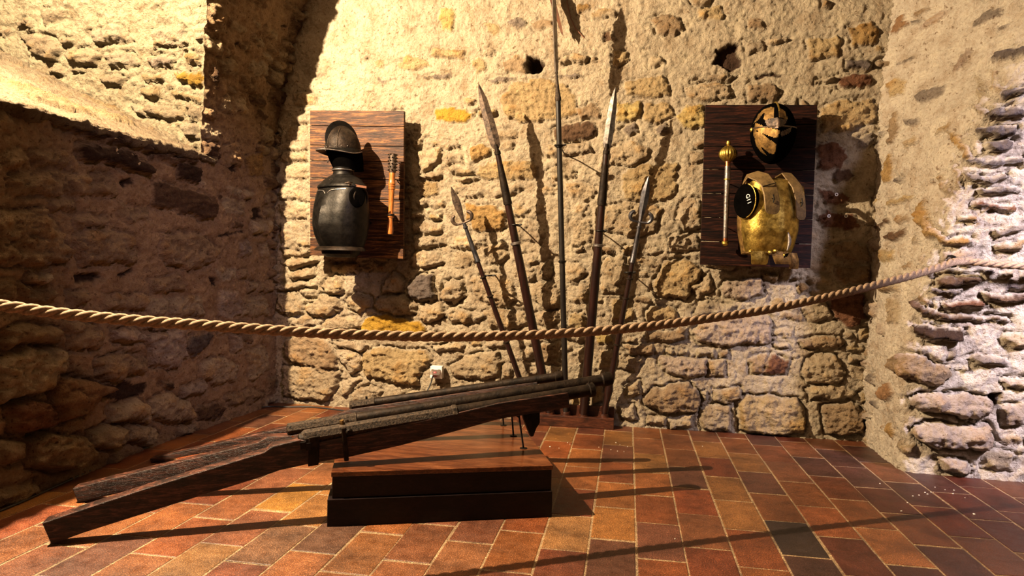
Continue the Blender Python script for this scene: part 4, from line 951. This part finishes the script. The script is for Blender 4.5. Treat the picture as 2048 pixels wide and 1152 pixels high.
# the tall pike in the middle
r3, A3, B3 = weapon('tall_pike', [(1132, 830), (1116, 195)], [.0185, .018, .0175, .017, .0165, .0155], 'shaft_black', 'tallest polearm, middle of the fan, its thin blade leaving the picture')
T3 = SP(1106.5, -42); N3 = SP(1113, 146)
leaf(r3, T3, N3, ipl((0, .001), (.06, .018), (.2, .036), (.5, .040), (.8, .034), (1, .008)), .0125, 'blade', 'bright_steel', wdir=(.10, 1.0, 0))
MB().lathe(N3, B3, [(-.05, .009), (0, .010), (.04, .007), (.25, .0085), (.5, .010), (.75, .013), (.97, .0165), (1.0, .019), (1.12, .019), (1.15, .0165)], 16).build('socket', 'engraved_iron', r3)
collars(r3, A3, B3, (.855, .50), .0195, 'blackened_iron', .018)
bracket(SP(1118, 291), lab='iron stay clipped to the tall middle pike')
# rack on the floor
def rack():
    x0, x1 = -.70, -.062; root = empty('spear_rack', ((x0+x1)/2, 4.30, 0)); tag(root, 'low reddish wooden rack on the floor holding the butts of five polearms', 'rack')
    MB().box((x0, 4.235, 0), (x1, 4.262, .068)).build('front_rail', 'rack_wood', root, smooth=False, bevel=.003)
    MB().box((x0, 4.262, 0), (x1, 4.318, .060)).build('base_board', 'rack_wood', root, smooth=False, bevel=.002)
    MB().box((x0, 4.318, 0), (x1, 4.338, .125)).build('back_rail', 'rack_wood', root, smooth=False, bevel=.003)
    for (x, y) in ((1064, 826), (1100, 826), (1132, 830), (1167, 832), (1208, 832)):
        p = SP(x, y); MB().lathe((p[0], 4.287, .055), (p[0], 4.284, .088), [(0, .029), (.5, .031), (1, .026)], 18).build('socket_cup', 'rack_wood', root)
rack()

# pointed slat hanging at the top edge, and a dark strand modelled as a shadow
def slat():
    a = PY(1127, 73, 4.255); b = PY(1103, -8, 4.255); d = b-a; top = a+d*3.0; root = empty('pointed_slat', a); tag(root, 'dark pointed wooden slat hanging at the top edge, behind the tall pike', 'slat')
    leaf(root, a, top, ipl((0, .003), (.05, .014), (.2, .028), (1, .032)), .004, 'slat_body', 'slat_wood', wdir=(.55, -1, 0))
    leaf(root, a+np.array([-.012, .018, .018]), top+np.array([-.03, .018, 0]), ipl((0, .002), (.06, .007), (.3, .010), (1, .012)), .004, 'edge_strip', 'rack_wood', wdir=(.55, -1, 0))
    MB().tube([top, top+np.array([.0, float(YB(top[0]))+.02-top[1], .03])], .004, 8).build('hanging_nail', 'forged_iron', root)
slat()
def cord_shadow():  # dark tube modelled along a cast shadow's curve on the wall
    P = [PY(x, y, 4.30) for x, y in ((1128, -60), (1133, 0), (1140, 30), (1150, 52), (1163, 66), (1172, 74))]; P = [np.array([p[0], float(YB(p[0]))-.012, p[2]]) for p in P]
    P[-1][1] += .02; P[0][1] += .03
    tag(MB().tube(P, .0035, 8).build('cord_shadow_strand', 'leather', None, origin=P[-1]), 'thin dark strand modelling a cast shadow on the wall right of the pike tip', 'cord_shadow')
cord_shadow()

# ------------------------------------------------------------------ wall socket, plug and cable
def socket():
    yw = 4.325; c = PY(872, 745, yw); root = empty('wall_socket', c); tag(root, 'white square wall socket with a clear flap, low on the stone wall', 'socket')
    w = .0405
    MB().box((c[0]-w, yw, c[2]-w), (c[0]+w, yw+.05, c[2]+w)).build('frame', 'white_plastic', root, smooth=False, bevel=.004)
    MB().lathe((c[0], yw+.002, c[2]-.004), (c[0], yw-.006, c[2]-.004), [(0, .028), (1, .028)], 24).build('outlet_ring', 'white_plastic', root)
    m = MB(); a = np.array([c[0]-.030, yw-.002, c[2]+.022]); m.prism([a, a+np.array([.060, 0, 0]), a+np.array([.062, -.040, -.030]), a+np.array([-.004, -.040, -.030])], (0, -.002, -.002))
    m.build('flap', 'smoked_clear_plastic', root, smooth=False, bevel=.001)
    pr = empty('plug', c+np.array([0, -.02, -.008])); tag(pr, 'dark red plug pushed into the white wall socket', 'plug')
    MB().lathe((c[0], yw-.006, c[2]-.008), (c[0], yw-.032, c[2]-.008), [(0, .019), (.6, .0185), (.9, .015), (1, .010)], 20).build('plug_body', 'red_plastic', pr)
    MB().lathe((c[0]-.008, yw-.022, c[2]-.014), (c[0]-.018, yw-.026, c[2]-.034), [(0, .007), (1, .0045)], 10).build('cable_boot', 'black_rubber', pr)
    s = np.array([c[0]-.018, yw-.026, c[2]-.034])
    P = [s, PY(862, 765, 4.30), PY(852, 785, 4.26), np.array([-1.36, 4.20, .03]), np.array([-1.45, 4.22, .006]), np.array([-1.8, 4.28, .006]), np.array([-2.1, 4.34, .006]), np.array([-2.25, 4.30, .006])]
    for x, y in ((520, 815), (450, 832), (380, 860), (330, 878), (280, 898), (230, 912), (180, 937), (120, 965), (60, 992), (0, 1018)):
        p = PZ(x, y); P.append(np.array([p[0]+.03, p[1], .006]))
    P.append(P[-1]+np.array([.02, -.5, 0])); P.append(P[-1]+np.array([.02, -.6, 0]))
    # smooth the path
    Q = []; P = [np.array(p, float) for p in P]
    for i in range(len(P)-1):
        p0, p1, p2, p3 = P[max(i-1, 0)], P[i], P[i+1], P[min(i+2, len(P)-1)]
        for t in np.linspace(0, 1, 8, endpoint=False):
            q = .5*((2*p1)+(p2-p0)*t+(2*p0-5*p1+4*p2-p3)*t*t+(3*p1-p0-3*p2+p3)*t**3); q[2] = max(q[2], .0055) if i > 2 else q[2]; Q.append(q)
    tag(MB().tube(Q, .0045, 8).build('power_cable', 'black_rubber', None, origin=P[4]), 'black cable from the wall socket down to the floor and along the left wall foot', 'cable')
socket()

# ------------------------------------------------------------------ plinth
PC = [np.array([-1.085, 2.405]), np.array([-.275, 2.697])]
e1 = (PC[1]-PC[0])/np.linalg.norm(PC[1]-PC[0]); e2 = np.array([-e1[1], e1[0]]); W1 = np.linalg.norm(PC[1]-PC[0]); D1 = .80
ZP = .205
def plinth():
    root = empty('plinth', (*((PC[0]+PC[1])/2+e2*D1/2), 0)); tag(root, 'low dark wooden box plinth on the tiles under the three long guns', 'plinth')
    def q(a, b, z): p = PC[0]+e1*a+e2*b; return np.array([p[0], p[1], z])
    def slab(a0, a1, b0, b1, z0, z1, name, mat, bev=.002):
        MB().prism([q(a0, b0, z0), q(a1, b0, z0), q(a1, b1, z0), q(a0, b1, z0)], (0, 0, z1-z0)).build(name, mat, root, smooth=False, bevel=bev)
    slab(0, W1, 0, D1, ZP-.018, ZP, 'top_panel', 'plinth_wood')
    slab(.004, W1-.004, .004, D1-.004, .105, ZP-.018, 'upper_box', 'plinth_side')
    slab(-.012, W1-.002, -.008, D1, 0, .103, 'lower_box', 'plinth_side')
plinth()

# ------------------------------------------------------------------ long guns
def lint(P, n=1): return P
def gun(label, Pa, Pb, prof, barrel, t=.058, brad=(.027, .024), engr=.33, fittings=()):
    """Pa, Pb: floor-plan points of the gun's vertical mid plane; prof: photograph outline of the near side of the stock"""
    Pa = np.array(Pa, float); Pb = np.array(Pb, float); d = Pb-Pa; d /= np.linalg.norm(d); nn = np.array([d[1], -d[0], 0.0])  # toward the viewer
    d3 = np.array([d[0], d[1], 0.0]); p0 = np.array([*Pa, 0.0])
    near = lambda x, y: onplane(x, y, p0+nn*t/2, nn); mid = lambda x, y: onplane(x, y, p0, nn)
    root = empty('wall_gun', p0); tag(root, label, 'gun', 'long wall guns on the plinth')
    poly = [near(*p) for p in prof]
    for p in poly: p[2] = max(p[2], 0.001)
    MB().prism(poly, -nn*t).build('stock', 'stock_oak', root, bevel=.006, auto=.5, seg=3)
    A = mid(*barrel[0]); Bm = mid(*barrel[1]); L = np.linalg.norm(Bm-A)
    f = lambda k: A+(Bm-A)*k
    r0, r1 = brad
    ax = (Bm-A)/L; up = np.cross(ax, nn); up = up if up[2] > 0 else -up
    MB().lathe(A, f(engr), [(0, r0*.7), (.02, r0*1.02), (.96, r0*.99), (.965, r0*1.12), (.99, r0*1.12), (1, r0*.95)], 8).build('breech', 'engraved_iron', root, auto=.3)
    MB().lathe(f(engr), Bm, [(0, r0*.95), (.9, r1), (.955, r1), (.96, r1*1.22), (.995, r1*1.22), (1, r1*1.1), (1.0001, r1*.55), (.985, r1*.5)], 20).build('barrel', 'forged_iron', root)
    return root, f, ax, up, nn, near, mid, d3
gA = gun('nearest of the three long guns, ribbed reddish stock and iron bands', (-1.952, 2.05), (-.135, 3.02),
         [(83, 1046), (180, 1013), (290, 977), (450, 928), (528, 904), (545, 892), (600, 879), (640, 884), (700, 872), (800, 851), (900, 829), (997, 806), (1137, 785), (1140, 815), (997, 839), (900, 866), (799, 892), (700, 914), (620, 928), (560, 941), (515, 957), (338, 1012), (164, 1067), (102, 1090)],
         [(603, 876), (1187, 779)], t=.062, brad=(.030, .0265), engr=.5)
gB = gun('middle of the three long guns, round engraved iron barrel', (-2.185, 2.43), (-.065, 3.29),
         [(144, 977), (300, 938), (450, 901), (515, 885), (535, 874), (575, 872), (700, 853), (900, 820), (1060, 795), (1062, 812), (900, 842), (700, 882), (540, 918), (300, 972), (155, 1010)],
         [(574, 860), (1223, 757)], t=.06, brad=(.0285, .027), engr=.2)
gC = gun('farthest of the three long guns, smooth dark barrel ending beside the pike', (-2.285, 2.985), (-.3, 3.35),
         [(299, 917), (450, 883), (560, 857), (650, 837), (685, 825), (700, 819), (850, 797), (1000, 774), (1075, 764), (1077, 778), (1000, 790), (850, 820), (700, 848), (560, 878), (430, 902), (301, 929)],
         [(700, 812), (1126, 752)], t=.058, brad=(.024, .0225), engr=.12)
def band(g, k, px, w=.022, tt=.068, name='barrel_band', mat='forged_iron', top=None, bot=None):
    root, f, ax, up, nn, near, mid, d3 = g
    a = mid(*px[0]); b = mid(*px[1])
    m = MB(); c = [a-ax*w/2-nn*tt/2, a+ax*w/2-nn*tt/2, a+ax*w/2+nn*tt/2, a-ax*w/2+nn*tt/2]
    m.prism(c, b-a); m.build(name, mat, root, smooth=False, bevel=.004)
band(gA, 0, ((628, 869), (626, 927)), .040, .070); band(gA, 0, ((686, 852), (692, 918)), .018, .070, mat='forged_iron')
band(gB, 0, ((693, 836), (694, 862)), .014, .064, mat='engraved_iron'); band(gC, 0, ((703, 808), (704, 826)), .012, .05, mat='engraved_iron')
def gun_fit():
    root, f, ax, up, nn, near, mid, d3 = gA
    # breech block, lock and touch pan
    a = mid(600, 884); MB().lathe(mid(598, 884), mid(634, 872), [(0, .022), (.1, .031), (.9, .032), (1, .030)], 14).build('breech_plug', 'forged_iron', root)
    for x, y in ((606, 884), (616, 886)):
        p = near(x, y); MB().prism([p-ax*.012, p+ax*.010, p+ax*.010-up*.026, p-ax*.012-up*.026], nn*.006).build('lock_plate', 'blackened_iron', root, smooth=False, bevel=.001)
    p = near(698, 863); MB().lathe(p-nn*.012, p+nn*.014, [(0, .014), (.8, .013), (1, .008)], 14).build('touch_pan', 'forged_iron', root)
    p = mid(684, 856)+up*.012; MB().box(tuple(p-np.array([.006, .008, .0])), tuple(p+np.array([.006, .008, .020]))).build('rear_sight', 'dark_brass', root, smooth=False, bevel=.002)
    # recoil hook under the fore end
    prof = [(1044, 822), (1080, 812), (1080, 846), (1073, 857), (1067, 873), (1062, 874), (1055, 856), (1048, 838)]
    q = [onplane(x, y, np.array([-1.952, 2.05, 0])+nn*.012, nn) for x, y in prof]
    MB().prism(q, -nn*.024).build('recoil_hook', 'blackened_iron', root, bevel=.003)
    p = f(.985)+up*.028; MB().lathe(p, p+up*.012, [(0, .005), (1, .003)], 8).build('front_sight', 'forged_iron', root)
    root, f, ax, up, nn, near, mid, d3 = gB
    p = mid(600, 866)+nn*.03; MB().tube([p+ax*(.03*math.cos(q))+up*(.012*math.sin(q)) for q in np.linspace(math.pi, 2*math.pi, 12)], .003, 6).build('touch_pan', 'copper_band', root)
    MB().tube([mid(618, 866)+nn*.033, mid(690, 853)+nn*.033], .003, 6).build('side_rod', 'engraved_iron', root)
    root, f, ax, up, nn, near, mid, d3 = gC
    p = f(.08)+up*.022; MB().box(tuple(p-np.array([.004, .004, .004])), tuple(p+np.array([.004, .004, .014]))).build('rear_sight', 'blackened_iron', root, smooth=False)
    for g, k in ((gB, .982), (gC, .982)):
        p = g[1](k)+g[3]*.027; MB().lathe(p, p+g[3]*.008, [(0, .004), (1, .0025)], 8).build('front_sight', 'forged_iron', g[0])
gun_fit()
# thin iron stands under the muzzles
def stand(bpx, toppt, lab):
    b = PZ(*bpx, ZP); root = empty('gun_stand', b); tag(root, lab, 'stand', 'thin iron stands on the plinth')
    MB().tube([b, b+(toppt-b)*.5, toppt], .0042, 8).build('rod', 'blackened_iron', root)
    MB().lathe(b, b+np.array([0, 0, .004]), [(0, .016), (.8, .016), (1, .012)], 14).build('foot', 'blackened_iron', root)
    MB().tube([toppt+np.array([-.01, -.03, .012]), toppt+np.array([0, -.018, 0]), toppt+np.array([0, .018, 0]), toppt+np.array([.01, .03, .012])], .004, 6).build('cradle', 'blackened_iron', root)
stand((1047, 897), gA[6](1038, 832), 'thin iron rod stand on the plinth, nearest of three, under the near gun')
stand((1027, 872), gB[6](1022, 812), 'thin iron rod stand on the plinth, between the other two, under the middle gun')
stand((1007, 851), gC[6](1003, 786), 'thin iron rod stand on the plinth, farthest of three, under the far gun')

# ------------------------------------------------------------------ rope barrier
def rope():
    a = np.array([-2.40, 1.36]); b = np.array([1.62, 3.53]); d = (b-a)/np.linalg.norm(b-a); n = np.array([d[1], -d[0], 0.0]); p0 = np.array([*a, 0])
    px = [(-60, 604), (0, 611), (130, 628), (270, 641), (400, 650), (540, 660), (660, 667), (740, 670), (850, 673), (940, 673), (1056, 670), (1150, 665), (1230, 659), (1300, 652), (1380, 642), (1480, 628), (1530, 620), (1600, 606), (1680, 588), (1755, 569), (1820, 552), (1880, 534), (1903, 525)]
    P = [onplane(x, y, p0, n) for x, y in px]
    L0 = P[0]; dl = P[0]-P[2]; dl /= np.linalg.norm(dl); P = [L0+dl*.45]+P
    e = P[-1]; P += [PY(x, y, v) for x, y, v in ((1925, 523, 3.56), (1960, 525, 3.555), (2000, 529, 3.55), (2048, 532, 3.54), (2120, 536, 3.53))]
    P = [np.array(p) for p in P]
    # Catmull-Rom then even steps
    Q = []
    for i in range(len(P)-1):
        p0_, p1, p2, p3 = P[max(i-1, 0)], P[i], P[i+1], P[min(i+2, len(P)-1)]
        for t in np.linspace(0, 1, 20, endpoint=False): Q.append(.5*((2*p1)+(p2-p0_)*t+(2*p0_-5*p1+4*p2-p3)*t*t+(3*p1-p0_-3*p2+p3)*t**3))
    Q = np.array(Q); s = np.concatenate([[0], np.cumsum(np.linalg.norm(np.diff(Q, axis=0), axis=1))])
    S = np.arange(0, s[-1], .0045); C = np.stack([np.interp(S, s, Q[:, k]) for k in range(3)], -1)
    T = np.gradient(C, axis=0); T /= np.linalg.norm(T, axis=1, keepdims=True); up = np.array([0, 0, 1.0]); X = np.cross(T, up); X /= np.linalg.norm(X, axis=1, keepdims=True); Y = np.cross(X, T)
    rad = .0175; pitch = .115
    root = empty('rope_barrier', C[len(C)//2]); tag(root, 'twisted hemp rope sagging across the view from left wall to right pillar', 'rope')
    for k in range(3):
        ph = 2*math.pi*S/pitch+k*2*math.pi/3
        c = C+(np.cos(ph)[:, None]*X+np.sin(ph)[:, None]*Y)*rad*.50
        t = np.gradient(c, axis=0); t /= np.linalg.norm(t, axis=1, keepdims=True); rdir = np.cos(ph)[:, None]*X+np.sin(ph)[:, None]*Y
        x = np.cross(t, rdir); x /= np.linalg.norm(x, axis=1, keepdims=True); y = np.cross(x, t); n_ = 10
        ang = np.linspace(0, 2*math.pi, n_, endpoint=False)
        V = (c[:, None, :]+rad*.56*(np.cos(ang)[None, :, None]*x[:, None, :]+np.sin(ang)[None, :, None]*y[:, None, :])).reshape(-1, 3)-C[len(C)//2]
        m = len(S); j = np.arange(m-1)[:, None]; i = np.arange(n_)[None, :]
        F = np.stack([j*n_+i, j*n_+(i+1) % n_, (j+1)*n_+(i+1) % n_, (j+1)*n_+i], -1).reshape(-1, 4)
        mesh_obj('strand', V, F, 'hemp', root)
    h = np.array(onplane(1907, 520, (0, 3.57, 0), (0, 1, 0))); hk = empty('rope_hook', h); tag(hk, 'black iron eye and tie holding the rope on the right pillar', 'hook')
    MB().tube([h+np.array([0, .11, .02]), h+np.array([0, .02, .02]), h+np.array([0, -.012, .014]), h+np.array([.004, -.024, -.006]), h+np.array([.004, -.012, -.03]), h+np.array([0, .014, -.032])], .0055, 8).build('eye', 'blackened_iron', hk)
    MB().tube([h+np.array([-.012, .0, .016]), h+np.array([.008, -.026, .004]), h+np.array([.012, -.018, -.022])], .003, 6).build('tie_wire', 'blackened_iron', hk)
rope()

# ------------------------------------------------------------------ plaster crumbs on the tiles
def crumbs():
    spots = [(1232, 885, 4), (1240, 889, 3), (1198, 894, 3), (1235, 902, 4), (1248, 903, 3), (1222, 899, 3), (1255, 893, 4), (1140, 888, 3), (1118, 896, 3), (1100, 893, 5), (1135, 885, 4), (1826, 992, 5), (1838, 990, 4), (1850, 985, 6), (1855, 988, 5), (1862, 984, 4), (1906, 987, 5), (1908, 980, 4), (1948, 1028, 6), (1803, 1022, 5), (1760, 967, 4), (1890, 979, 3), (1930, 995, 3), (1815, 1005, 4), (1870, 974, 3), (1350, 1077, 3), (1405, 892, 3)]
    base = None
    for i, (x, y, s) in enumerate(spots):
        p = PZ(x, y, .002); r = s*.0009
        if base is None:
            bm = bmesh.new(); bmesh.ops.create_icosphere(bm, subdivisions=1, radius=1)
            for v in bm.verts: v.co *= random.uniform(.7, 1.25)
            me = bpy.data.meshes.new('plaster_crumb'); bm.to_mesh(me); bm.free(); me.materials.append(MAT['plaster_chip'])
            base = bpy.data.objects.new('plaster_crumb', me); o = base
        else: o = base.copy()
        COL.objects.link(o); o.location = (p[0], p[1], r*.45); o.scale = (r*random.uniform(.9, 1.6), r, r*.6); o.rotation_euler = (0, 0, random.uniform(0, 6))
        if x < 1300: lb, g = 'tiny pale plaster crumb on the tiles between plinth and spear rack', 'plaster crumbs by the spear rack'
        elif x > 1700: lb, g = 'tiny pale plaster crumb on the dark tiles in front of the right pillar', 'plaster crumbs by the right pillar'
        elif y > 1000: lb, g = 'lone pale plaster crumb in the middle foreground of the tiled floor', None
        else: lb, g = 'lone pale plaster crumb on the tiles close to the back wall', None
        if not g and 'group' in o: del o['group']
        tag(o, lb, 'crumb', g)
crumbs()
